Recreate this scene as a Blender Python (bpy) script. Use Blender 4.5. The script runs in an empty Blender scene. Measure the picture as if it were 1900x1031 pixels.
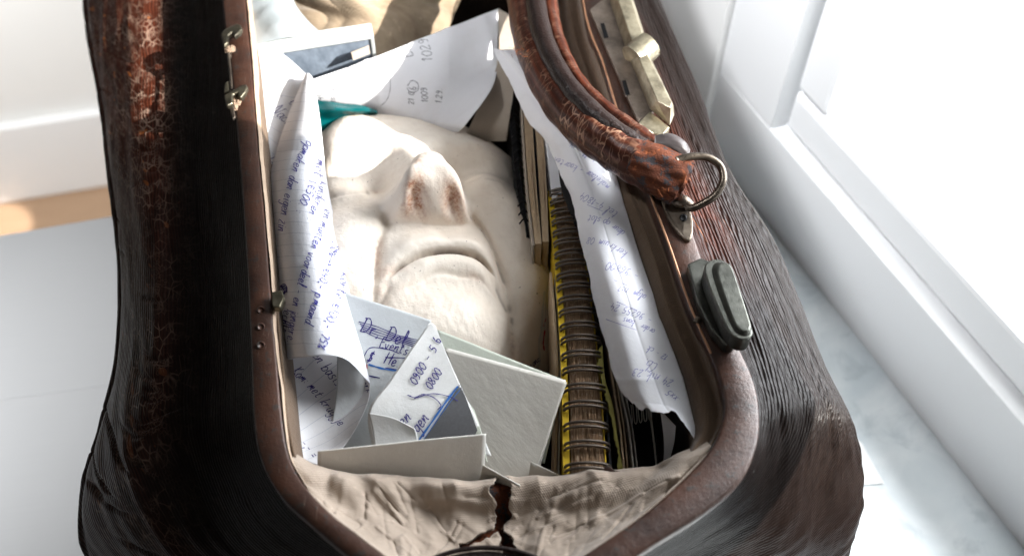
import bpy, math, random
import numpy as np
from math import radians, sin, cos, pi
from mathutils import Vector
from mathutils.bvhtree import BVHTree

random.seed(7); rng = np.random.RandomState(7)
S = bpy.context.scene
COL = S.collection

# ------------------------------------------------------------------ camera
F = 1760.0                       # focal length in photo pixels (1900 wide)
PITCH = radians(52.6)            # looking down
CAM = np.array([0.0, -0.364, 0.777])
RV = np.array([1.0, 0, 0]); UV_ = np.array([0, sin(PITCH), cos(PITCH)]); WV = np.array([0, cos(PITCH), -sin(PITCH)])
cd = bpy.data.cameras.new('camera'); cam = bpy.data.objects.new('camera', cd); COL.objects.link(cam)
cam.location = CAM; cam.rotation_euler = (pi/2-PITCH, 0, 0)
cd.sensor_width = 36; cd.lens = 36*F/1900; cd.clip_start = .02; cd.clip_end = 100
cd.dof.use_dof = True; cd.dof.focus_distance = .62; cd.dof.aperture_fstop = 4.8
S.camera = cam

# ------------------------------------------------------------------ light
S.view_settings.view_transform = 'Standard'; S.view_settings.look = 'None'
S.view_settings.gamma = 1; S.view_settings.exposure = .8
w = bpy.data.worlds.new('World'); S.world = w; w.use_nodes = True
w.node_tree.nodes['Background'].inputs[0].default_value = (.93, .97, 1, 1)
w.node_tree.nodes['Background'].inputs[1].default_value = 1.25
SUN_H = np.array([-.968, .25]); SUN_EL = radians(29)
sd = np.array([SUN_H[0]*cos(SUN_EL), SUN_H[1]*cos(SUN_EL), -sin(SUN_EL)])   # travel direction
def lamp(kind, name, loc, direc, energy, color, **kw):
    l = bpy.data.lights.new(name, kind); l.energy = energy; l.color = color
    for k, v in kw.items(): setattr(l, k, v)
    o = bpy.data.objects.new(name, l); COL.objects.link(o); o.location = loc
    o.rotation_euler = Vector(direc).to_track_quat('-Z', 'Y').to_euler(); return o
SUND = 7.0
lamp('SPOT', 'sunlight_beam', np.array([-.05, .15, .27]) - sd*SUND, sd, 5500, (1, .95, .88),
     spot_size=radians(16), spot_blend=.1, shadow_soft_size=.03)
fp = np.array([-1.085, .93, -.75]); fd = np.array([-.35, .5, -1.5])/1.62
lamp('SPOT', 'floor_patch_fill', fp-fd*2, fd, 200, (1, .95, .88), spot_size=radians(4.2), spot_blend=.15, shadow_soft_size=.01)  # added spot for the bright floor patch, apart from the sun beam
# sky light just outside the window, facing in
lamp('AREA', 'window_skylight', (.95, .42, .75), (-.85, -.28, -.45), 42, (.93, .965, 1.0),
     shape='RECTANGLE', size=1.0, size_y=.9)
# added unseen fill spots: window frame, corner wall, table, far wall
lamp('SPOT', 'frame_fill', (-.75, .15, 1.75), (1.21, .25, -1.55), 225, (.97, .98, 1.0), spot_size=radians(22), spot_blend=1.0, shadow_soft_size=.25)
lamp('SPOT', 'corner_fill', (-.3, -.3, 1.6), (.45, .92, -1.3), 110, (.97, .98, 1.0), spot_size=radians(20), spot_blend=1.0, shadow_soft_size=.2)
lamp('SPOT', 'table_fill', (-1.15, -.35, .8), (.55, .42, -.8), 46, (.98, .99, 1.0), spot_size=radians(40), spot_blend=1.0, shadow_soft_size=.2)
lamp('SPOT', 'wall_fill', (-1.0, .25, .45), (.12, .80, -.86), 42, (1.0, .99, .97), spot_size=radians(62), spot_blend=.8, shadow_soft_size=.15)

# ------------------------------------------------------------------ helpers
def P(px, py, z):
    """world point on the height z that stands at photo pixel (px, py)"""
    d = WV + RV*((px-950)/F) + UV_*((515.5-py)/F)
    t = (z-CAM[2])/d[2]
    return CAM + d*t
def ray(px, py):
    d = WV + RV*((px-950)/F) + UV_*((515.5-py)/F)
    return d/np.linalg.norm(d)
def V(a): return np.array([P(*p) for p in a])

def cr(pts, n, closed=False):
    """Catmull-Rom through pts (k,d) -> (n,d)"""
    pts = np.asarray(pts, float); k = len(pts)
    if k == 1: return np.repeat(pts, n, 0)
    if k == 2: t = np.linspace(0, 1, n).reshape((-1,)+(1,)*(pts.ndim-1)); return pts[0]*(1-t)+pts[1]*t
    seg = k if closed else k-1
    t = np.linspace(0, seg, n, endpoint=not closed); i = np.minimum(t.astype(int), seg-1); u = (t-i)
    u = u.reshape((-1,)+(1,)*(pts.ndim-1))
    if closed: g = lambda j: pts[j % k]
    else:
        ext = np.concatenate([[2*pts[0]-pts[1]], pts, [2*pts[-1]-pts[-2]]]); g = lambda j: ext[j+1]
    a, b, c, d = g(i-1), g(i), g(i+1), g(i+2)
    return .5*((2*b)+(-a+c)*u+(2*a-5*b+4*c-d)*u*u+(-a+3*b-3*c+d)*u**3)

def mesh_obj(name, verts, faces, m=None, parent=None, smooth=True, uv=None, attr=None, faces2=None):
    me = bpy.data.meshes.new(name); verts = np.asarray(verts, np.float32)
    if isinstance(faces, np.ndarray):
        nf, k = faces.shape
        me.vertices.add(len(verts)); me.vertices.foreach_set('co', verts.ravel())
        me.loops.add(nf*k); me.loops.foreach_set('vertex_index', faces.astype(np.int32).ravel())
        me.polygons.add(nf); me.polygons.foreach_set('loop_start', np.arange(0, nf*k, k, dtype=np.int32))
        me.polygons.foreach_set('loop_total', np.full(nf, k, np.int32))
        me.update(calc_edges=True)
    else:
        me.from_pydata([tuple(v) for v in verts], [], [tuple(f) for f in faces])
    if uv is not None:
        l = me.uv_layers.new(name='UVMap'); idx = np.empty(len(me.loops), np.int32)
        me.loops.foreach_get('vertex_index', idx); l.data.foreach_set('uv', np.asarray(uv, np.float32)[idx].ravel())
    for k, v in (attr or {}).items():
        a = me.attributes.new(k, 'FLOAT', 'POINT'); a.data.foreach_set('value', np.asarray(v, np.float32).ravel())
    if smooth: me.polygons.foreach_set('use_smooth', np.ones(len(me.polygons), bool))
    me.validate()
    o = bpy.data.objects.new(name, me); COL.objects.link(o)
    if m: me.materials.append(m)
    if parent: o.parent = parent; o.matrix_parent_inverse.identity()
    return o
def gfaces(nv, nu, cu=False):
    r = np.arange(nv-1)[:, None]; c = np.arange(nu if cu else nu-1)[None, :]; c1 = (c+1) % nu
    a = r*nu+c; b = r*nu+c1; d = (r+1)*nu+c1; e = (r+1)*nu+c
    return np.stack([a, e, d, b], -1).reshape(-1, 4)
def guv(G):
    """metric uv of a grid (nv,nu,3)"""
    du = np.linalg.norm(np.diff(G, axis=1), axis=2); u = np.concatenate([np.zeros((len(G), 1)), np.cumsum(du, 1)], 1)
    dv = np.linalg.norm(np.diff(G, axis=0), axis=2); v = np.concatenate([np.zeros((1, G.shape[1])), np.cumsum(dv, 0)], 0)
    return np.stack([u, v], -1)
def solid(o, t, off=0):
    m = o.modifiers.new('thickness', 'SOLIDIFY'); m.thickness = t; m.offset = off; return o
def bevel(o, wdt, seg=2):
    m = o.modifiers.new('bevel', 'BEVEL'); m.width = wdt; m.segments = seg; m.limit_method = 'ANGLE'; m.angle_limit = radians(30); return o
def grid_obj(name, G, m, parent=None, t=0, uv=None, attr=None, smooth=True):
    nv, nu, _ = G.shape
    o = mesh_obj(name, G.reshape(-1, 3), gfaces(nv, nu), m, parent, smooth, (guv(G) if uv is None else uv).reshape(-1, 2), attr)
    if t: solid(o, t)
    return o
def net(rows, nv, nu):
    """control net of (px,py,z) rows -> dense world grid"""
    W = [cr(V(r), nu) for r in rows]
    return cr(np.array(W), nv)
def tube(pts, r, n=12, name='tube', m=None, parent=None, res=None, flat=1.0, closed=False, cap=True, rfun=None, up=None):
    """swept tube through world points; r scalar or per-point"""
    pts = np.asarray(pts, float); rr = np.broadcast_to(np.asarray(r, float).reshape(-1, 1), (len(pts), 1))
    k = res or max(8, 6*len(pts)); q = cr(np.concatenate([pts, rr], 1), k, closed); c = q[:, :3]; rad = q[:, 3]
    T = np.gradient(c, axis=0) if not closed else np.roll(c, -1, 0)-np.roll(c, 1, 0)
    T /= np.linalg.norm(T, axis=1)[:, None]+1e-12
    upv = np.array([0, 0, 1.]) if up is None else np.asarray(up, float)
    Sd = np.cross(T, upv); Sd /= np.linalg.norm(Sd, axis=1)[:, None]+1e-9; N = np.cross(Sd, T)
    a = np.linspace(0, 2*pi, n, endpoint=False)
    rm = rad[:, None]*np.ones(n)[None]
    if rfun is not None: rm = rm*rfun(np.linspace(0, 1, k)[:, None], a[None])
    G = c[:, None]+(Sd[:, None]*np.cos(a)[None, :, None]+N[:, None]*np.sin(a)[None, :, None]*flat)*rm[..., None]
    vs = G.reshape(-1, 3); f = gfaces(k, n, True)
    if closed: 
        r0 = np.arange(n); last = (k-1)*n+r0
        f = np.concatenate([f, np.stack([last, r0, (r0+1) % n, (k-1)*n+(r0+1) % n], -1)])
    arc = np.concatenate([[0], np.cumsum(np.linalg.norm(np.diff(c, axis=0), axis=1))])
    uv = np.stack(np.broadcast_arrays(arc[:, None], (a/(2*pi)*2*pi*np.mean(rad))[None]), -1).reshape(-1, 2)
    if cap and not closed:
        vs = np.concatenate([vs, [c[0], c[-1]]]); uv = np.concatenate([uv, [uv[0], uv[-1]]]); i0 = k*n; i1 = i0+1
        r0 = np.arange(n); r1 = (r0+1) % n
        tri = [(i0, b, a_, a_) for a_, b in zip(r0, r1)]
        f = [tuple(x) for x in f]+[(i0, b, a_) for a_, b in zip(r0, r1)]+[(i1, (k-1)*n+a_, (k-1)*n+b) for a_, b in zip(r0, r1)]
    return mesh_obj(name, vs, f, m, parent, True, uv), c
def prism(name, top, depth, m, parent=None, bv=.0006, seg=2, direc=(0, 0, -1), bottom=None, smooth=False):
    """solid with outline top (world pts) extruded by depth along direc (or to given bottom outline)"""
    top = np.asarray(top, float); n = len(top)
    bot = top+np.asarray(direc, float)*depth if bottom is None else np.asarray(bottom, float)
    ar = np.zeros(3)
    for i in range(n): ar += np.cross(top[i], top[(i+1) % n])
    if ar[2] < 0: top = top[::-1]; bot = bot[::-1]
    vs = np.concatenate([top, bot]); f = [tuple(range(n)), tuple(range(2*n-1, n-1, -1))]
    f += [(i, i+n, (i+1) % n+n, (i+1) % n) for i in range(n)]
    uv = np.concatenate([top[:, :2], bot[:, :2]+.003])
    o = mesh_obj(name, vs, f, m, parent, smooth, uv)
    if bv: bevel(o, bv, seg)
    return o
def join_meshes(parts):
    vs, fs, n = [], [], 0
    for v, f in parts:
        vs.append(np.asarray(v)); fs += [tuple(int(i)+n for i in q) for q in f]; n += len(v)
    return np.concatenate(vs), fs
def noise2(x, y, sc, seed=0, oct=3):
    """cheap smooth pseudo-noise from sums of sines"""
    r = np.random.RandomState(seed); o = 0; amp = 1; tot = 0
    for k in range(oct):
        s = 0
        for j in range(5):
            a = r.rand()*2*pi; fq = sc*(2**k)*(.7+.6*r.rand()); s = s+np.sin((x*cos(a)+y*sin(a))*fq+r.rand()*6.28)
        o = o+s/2.4*amp; tot += amp; amp *= .5
    return o/tot
def empty(name, loc):
    o = bpy.data.objects.new(name, None); COL.objects.link(o); o.location = (0, 0, 0); o.empty_display_size = .02
    return o
def tag(o, label, cat=None, group=None, kind=None):
    if label: o['label'] = label
    if cat: o['category'] = cat
    if group: o['group'] = group
    if kind: o['kind'] = kind
    return o

# ------------------------------------------------------------------ materials
class NT:
    def __init__(s, name):
        s.m = bpy.data.materials.new(name); s.m.use_nodes = True; s.t = s.m.node_tree; s.n = s.t.nodes; s.b = s.n['Principled BSDF']
        s.out = s.n['Material Output']
    def new(s, typ, ins=None, **kw):
        x = s.n.new(typ)
        for k, v in kw.items(): setattr(x, k, v)
        for k, v in (ins or {}).items(): s.put(x.inputs[k], v)
        return x
    def put(s, sock, v):
        if isinstance(v, bpy.types.NodeSocket): s.t.links.new(v, sock)
        elif isinstance(v, bpy.types.Node): s.t.links.new(v.outputs[0], sock)
        elif isinstance(v, (tuple, list)) and len(v) == 3 and sock.type == 'RGBA': sock.default_value = (*v, 1)
        else: sock.default_value = v
    def uv(s): return s.new('ShaderNodeTexCoord').outputs['UV']
    def obj(s): return s.new('ShaderNodeTexCoord').outputs['Object']
    def scale(s, v, sc, rot=(0, 0, 0)): return s.new('ShaderNodeMapping', {0: v, 'Scale': sc, 'Rotation': rot}).outputs[0]
    def noise(s, v, sc, det=3, ro=.5, dist=0): return s.new('ShaderNodeTexNoise', {'Vector': v, 'Scale': sc, 'Detail': det, 'Roughness': ro, 'Distortion': dist}).outputs[0]
    def ramp(s, v, stops, interp='LINEAR'):
        x = s.new('ShaderNodeValToRGB', {0: v}); x.color_ramp.interpolation = interp; e = x.color_ramp.elements
        while len(e) < len(stops): e.new(.5)
        for q, (p, c) in zip(e, stops): q.position = p; q.color = (*c, 1) if not isinstance(c, (int, float)) else (c, c, c, 1)
        return x.outputs[0]
    def mix(s, f, a, b, mode='MIX'):
        x = s.new('ShaderNodeMix', data_type='RGBA', blend_type=mode); s.put(x.inputs[0], f); s.put(x.inputs[6], a); s.put(x.inputs[7], b); return x.outputs[2]
    def math(s, op, a, b=0., c=0.): 
        x = s.new('ShaderNodeMath', operation=op); s.put(x.inputs[0], a); s.put(x.inputs[1], b); s.put(x.inputs[2], c); return x.outputs[0]
    def attr(s, name): return s.new('ShaderNodeAttribute', attribute_name=name).outputs['Fac']
    def bump(s, h, st=.5, dist=.001, prev=None):
        i = {'Height': h, 'Strength': st, 'Distance': dist}
        if prev is not None: i['Normal'] = prev
        return s.new('ShaderNodeBump', i).outputs[0]
    def set(s, **k):
        mp = dict(col='Base Color', rough='Roughness', metal='Metallic', normal='Normal', spec='Specular IOR Level', trans='Transmission Weight', alpha='Alpha', coat='Coat Weight', sheen='Sheen Weight', sss='Subsurface Weight', coatr='Coat Roughness')
        for a, v in k.items(): s.put(s.b.inputs[mp[a]], v)
        return s
def simple(name, col, rough=.6, metal=0, nsc=400, var=.15, bst=.15, bd=.0003, rvar=.1, spec=.25):
    t = NT(name); v = t.obj(); n = t.noise(v, nsc*.25, 5); n2 = t.noise(v, nsc, 3)
    c = t.mix(n, tuple(x*(1-var) for x in col), tuple(min(1, x*(1+var)) for x in col))
    t.set(col=c, rough=t.math('MULTIPLY_ADD', n, rvar*2, rough-rvar), metal=metal, spec=spec, normal=t.bump(n2, bst, bd)); return t.m

def leather_mat(name, dark, worn, crackcol, rib=128., ribst=.55, crack_sc=(105, 170), rough=.33, fine=.8, thr=.42, spots=1., crkd=.0022):
    t = NT(name); uv = t.uv(); wear_and_sun = t.attr('wear_and_sun'); sheen = t.attr('crk_and_sun')
    n1 = t.noise(uv, 35, 5, .6); n2 = t.noise(uv, 220, 4, .6)
    # grain ribs run along u: wave across v, bent by noise
    wv = t.new('ShaderNodeVectorMath', {0: uv, 1: t.new('ShaderNodeVectorMath', {0: t.new('ShaderNodeTexNoise', {'Vector': uv, 'Scale': 28., 'Detail': 2.}).outputs['Color'], 'Scale': .0055}, operation='SCALE').outputs[0]}, operation='ADD').outputs[0]
    wv = t.scale(wv, (1, 1, 1))
    wave = t.new('ShaderNodeTexWave', {'Vector': wv, 'Scale': rib*1.0, 'Distortion': 1.2, 'Detail': 2.0, 'Detail Scale': .7}, bands_direction='Y').outputs[1]
    streak = t.noise(t.scale(wv, (30, 900, 1)), 1.0, 3, .6)
    cu = t.new('ShaderNodeVectorMath', {0: uv, 1: t.new('ShaderNodeVectorMath', {0: t.new('ShaderNodeTexNoise', {'Vector': uv, 'Scale': 150., 'Detail': 3.}).outputs['Color'], 'Scale': crkd}, operation='SCALE').outputs[0]}, operation='ADD').outputs[0]
    vor = t.new('ShaderNodeTexVoronoi', {'Vector': t.scale(cu, (crack_sc[0], crack_sc[1]*1.0, 1)), 'Scale': 1.0, 'Randomness': 1.}, feature='DISTANCE_TO_EDGE').outputs[0]
    vor2 = t.new('ShaderNodeTexVoronoi', {'Vector': t.scale(cu, (crack_sc[0]*3, crack_sc[1]*2.6, 1)), 'Scale': 1.0}, feature='DISTANCE_TO_EDGE').outputs[0]
    line = t.math('MULTIPLY', t.ramp(vor, [(0, 1), (.035, .6), (.07, 0)]), t.ramp(t.noise(uv, 60, 2), [(thr, 0), (thr+.13, 1)]))
    line2 = t.math('MULTIPLY', t.ramp(vor2, [(0, 1), (.05, .5), (.1, 0)]), t.ramp(t.noise(uv, 90, 2), [(.5, 0), (.6, fine)]))
    ln = t.math('MULTIPLY', t.math('MAXIMUM', line, line2), sheen)
    wmask = t.math('MULTIPLY', wear_and_sun, t.ramp(t.math('ADD', t.math('MULTIPLY', n1, .6), t.math('MULTIPLY', streak, .5)), [(.40, .25), (.62, 1)]))
    base = t.mix(t.ramp(n2, [(.3, 0), (.75, 1)]), dark, tuple(x*2.0 for x in dark))
    c = t.mix(wmask, base, t.mix(streak, tuple(x*.45 for x in worn), tuple(x*1.3 for x in worn)))  # on the bag body the worn colour also holds part of the sun
    c = t.mix(t.math('MULTIPLY', t.math('SUBTRACT', 1.0, wave), .55), c, tuple(x*.35 for x in dark))
    c = t.mix(ln, c, crackcol)
    spot = t.math('MULTIPLY', t.ramp(t.noise(uv, 75, 1), [(.70, 0), (.715, 1)]), t.math('MULTIPLY', wear_and_sun, spots))
    c = t.mix(spot, c, (.30, .09, .02))
    r = t.math('ADD', t.math('MULTIPLY_ADD', n2, .22, rough-.1), t.math('MULTIPLY', wear_and_sun, .12))
    nb = t.bump(wave, t.math('MULTIPLY', t.attr('rib'), ribst), .0010); nb = t.bump(streak, .10, .0004, nb); nb = t.bump(n1, .35, .003, nb); nb = t.bump(t.noise(uv, 900, 2), .25, .0004, nb)
    nb = t.bump(t.math('MULTIPLY', t.math('MAXIMUM', t.ramp(vor, [(0, 1), (.05, .6), (.12, 0)]), line2), sheen), -.9, .0012, nb)
    t.set(col=c, rough=r, normal=nb, spec=t.math('MULTIPLY_ADD', t.attr('rib'), .09, .015)); return t.m

def paper_mat(name, col, lined=0, pitch=.0085, linecol=(.42, .45, .52), off=0., ang=0., rough=.75, var=.05, trans=.25, margin=None):
    t = NT(name); uv = t.uv(); n = t.noise(uv, 55, 5, .6); n2 = t.noise(uv, 1500, 2)
    c = t.mix(n, tuple(x*(1-var) for x in col), tuple(min(1, x*(1+var)) for x in col)); sm = t.ramp(t.noise(uv, 24, 4, .65), [(.52, 0), (.68, 1)]); c = t.mix(t.math('MULTIPLY', sm, .16), c, (col[0]*.72, col[1]*.66, col[2]*.58))
    if lined:
        m = t.scale(uv, (1, 1, 1), (0, 0, ang)); sp = t.new('ShaderNodeSeparateXYZ', {0: m})
        fr = t.math('FRACT', t.math('ADD', t.math('DIVIDE', sp.outputs[1], pitch), off))
        ln = t.math('LESS_THAN', fr, .0003/pitch*1.1)
        c = t.mix(t.math('MULTIPLY', ln, .75), c, linecol)
    nb = t.bump(n, .22, .003); nb = t.bump(n2, .25, .0003, nb); c = t.mix(t.math('MULTIPLY', t.ramp(t.noise(uv, 700, 3, .7), [(.5, 0), (.72, 1)]), var*3.), c, tuple(x*.8 for x in col))
    t.set(col=c, rough=rough, normal=nb, spec=.25)
    if trans:
        tr = t.new('ShaderNodeBsdfTranslucent', {'Color': c}); mx = t.new('ShaderNodeMixShader', {0: trans, 1: t.b.outputs[0], 2: tr.outputs[0]})
        t.t.links.new(mx.outputs[0], t.out.inputs[0])
    return t.m
def cloth_mat(name, col, dark_tint, weave=230, st=.55, stain=.5, spec=.1):
    t = NT(name); uv = t.uv(); n = t.noise(uv, 22, 6, .65); n3 = t.noise(uv, 120, 4, .6)
    wA = t.new('ShaderNodeTexWave', {'Vector': t.scale(uv, (1, 1, 1), (0, 0, .25)), 'Scale': weave*1.0, 'Distortion': .8, 'Detail': 1.}, bands_direction='Y').outputs[1]
    wB = t.new('ShaderNodeTexWave', {'Vector': t.scale(uv, (1, 1, 1), (0, 0, -.95)), 'Scale': weave*1.0, 'Distortion': .8, 'Detail': 1.}, bands_direction='Y').outputs[1]
    wv = t.math('MULTIPLY', t.math('ADD', wA, wB), .5)
    c = t.mix(t.math('MULTIPLY', t.ramp(n, [(.38, 0), (.7, 1)]), stain), col, dark_tint)
    c = t.mix(t.math('MULTIPLY', t.math('SUBTRACT', 1., wv), .42), c, tuple(x*.45 for x in col))
    c = t.mix(t.math('MULTIPLY', t.ramp(n3, [(.62, 0), (.7, 1)]), .35), c, tuple(min(1, x*1.5) for x in col))
    nb = t.bump(wv, st, .0004); nb = t.bump(n3, .35, .0012, nb); nb = t.bump(n, .5, .004, nb)
    t.set(col=c, rough=.9, normal=nb, spec=spec, sheen=.15); return t.m
def metal_mat(name, col, dark, rough=.35, metal=.9, edge=None):
    t = NT(name); v = t.obj(); n = t.noise(v, 60, 6, .65); n2 = t.noise(v, 900, 4, .7); n3 = t.noise(v, 350, 3)
    c = t.mix(t.ramp(n, [(.35, 0), (.65, 1)]), dark, col)
    c = t.mix(t.ramp(n2, [(.66, 0), (.72, .7)]), c, tuple(min(1, x*1.6+.1) for x in col))
    t.set(col=c, rough=t.math('MULTIPLY_ADD', n3, .35, rough-.15), metal=metal, normal=t.bump(n2, .18, .0003, t.bump(n3, .2, .0006))); return t.m

M_leather = leather_mat('dark_cracked_leather', (.0048, .0028, .0022), (.13, .034, .017), (.36, .25, .19), rough=.30)
M_leather_end = M_leather
M_handle = leather_mat('worn_red_brown_handle_leather', (.022, .0065, .004), (.075, .018, .008), (.26, .15, .10), rib=60., ribst=.05, crack_sc=(260, 90), rough=.24, fine=.25, thr=.43, spots=0., crkd=.006)
M_strip = simple('dark_edge_leather', (.010, .005, .004), .38, nsc=700, var=.5, bst=.7, bd=.0008)
def suede():
    t = NT('frayed_rust_suede'); v = t.obj(); n = t.noise(v, 900, 4, .7); n2 = t.noise(v, 110, 5, .7)
    c = t.mix(n, (.03, .008, .004), (.12, .032, .011)); c = t.mix(t.ramp(n2, [(.54, 0), (.58, 1)]), c, (.028, .024, .026)); c = t.mix(t.ramp(n2, [(.36, .8), (.42, 0)]), c, (.20, .055, .018))
    t.set(col=c, rough=.85, spec=.2, normal=t.bump(n, 1., .0012, t.bump(n2, .8, .002))); return t.m
M_suede = suede()
def frame_mat():
    t = NT('brown_enamelled_frame'); v = t.obj(); n = t.noise(v, 40, 6, .7); n2 = t.noise(v, 500, 4, .7); n3 = t.noise(v, 160, 5, .7)
    c = t.mix(t.ramp(n, [(.35, 0), (.65, 1)]), (.022, .010, .007), (.058, .024, .014))
    c = t.mix(t.ramp(n3, [(.56, 0), (.62, .75)]), c, (.020, .021, .020))
    c = t.mix(t.ramp(n2, [(.70, 0), (.74, .45)]), c, (.35, .27, .2))
    sc = t.noise(t.scale(v, (900, 60, 300), (0, 0, .2)), 1., 3, .6)
    c = t.mix(t.ramp(sc, [(.64, 0), (.70, .35)]), c, (.22, .17, .14))
    t.set(col=c, rough=t.math('MULTIPLY_ADD', n3, .35, .22), metal=.1, normal=t.bump(n2, .35, .0004, t.bump(n3, .35, .0012)), spec=.4); return t.m
M_frame = frame_mat()
M_edge = simple('beige_frame_lip', (.36, .27, .20), .8, nsc=500, var=.25, bst=.3)
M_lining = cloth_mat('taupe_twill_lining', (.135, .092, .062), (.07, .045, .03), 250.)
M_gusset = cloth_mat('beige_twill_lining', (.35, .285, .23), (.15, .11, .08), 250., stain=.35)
M_paper = paper_mat('white_paper', (.80, .80, .83))
M_lined = paper_mat('lined_writing_paper', (.78, .785, .82), lined=1, pitch=.0092, ang=radians(-22))
M_lined2 = paper_mat('lined_paper_back', (.74, .735, .75), lined=1, pitch=.0092, ang=radians(40))
M_card = paper_mat('off_white_card', (.62, .60, .56), trans=0, var=.05)
M_card_grey = paper_mat('grey_card', (.50, .475, .43), trans=0)
M_card_green = paper_mat('pale_green_grey_card', (.50, .53, .46), trans=0)
M_env = paper_mat('grey_blue_envelope', (.50, .52, .53), trans=0, var=.08)
M_env2 = paper_mat('pale_grey_folded_paper', (.58, .58, .57), trans=0, var=.08)
M_beige = paper_mat('beige_card', (.34, .29, .24), trans=0, var=.12)
M_ink = simple('blue_ink', (.05, .05, .27), .6, var=.3)
M_inkd = simple('dark_blue_ink', (.035, .028, .16), .6, var=.3)
M_pencil = simple('grey_pencil', (.14, .14, .16), .6, var=.3)
M_fade = simple('faded_violet_ink', (.32, .32, .52), .6, var=.3)
M_line_blue = simple('printed_blue_line', (.03, .12, .36), .5)
M_dgrey = simple('printed_dark_grey', (.085, .085, .09), .6, nsc=2500, var=.25)
M_rule = simple('printed_grey_rule', (.42, .42, .46), .6)
M_steel = metal_mat('aged_steel', (.20, .165, .13), (.07, .055, .045), .35)
M_brass = metal_mat('aged_brass', (.50, .45, .33), (.20, .175, .125), .34, .9)
M_plate = metal_mat('dull_bronze_plate', (.25, .205, .17), (.11, .09, .075), .45, .8)
M_gun = metal_mat('dark_green_grey_metal', (.10, .102, .09), (.045, .046, .04), .34, .9)
M_hook = metal_mat('tarnished_brass', (.19, .17, .12), (.05, .045, .035), .35)
M_black = simple('black_card', (.007, .007, .008), .6, spec=.1)
M_void = simple('dark_lining_floor', (.012, .009, .007), .9, spec=0)
M_yellow = simple('yellow_cover', (.50, .33, .015), .45, nsc=300, var=.12)
M_wire = metal_mat('brown_wire', (.16, .13, .11), (.06, .05, .04), .35, .8)
M_glue = simple('crusted_glue', (.24, .17, .12), .9, nsc=1500, var=.5, bst=1, bd=.001)
M_thread = simple('cream_thread', (.5, .4, .3), .8)
M_red = simple('red_print', (.5, .04, .06), .5)
M_white = simple('white_paint', (.82, .83, .84), .45, nsc=60, var=.015, bst=.05)
M_teal = simple('teal_film', (.0, .065, .07), .22, nsc=60, var=.4)
M_cream = simple('cream_page_edges', (.42, .31, .2), .8, nsc=700, var=.2, bst=.4)

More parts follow.
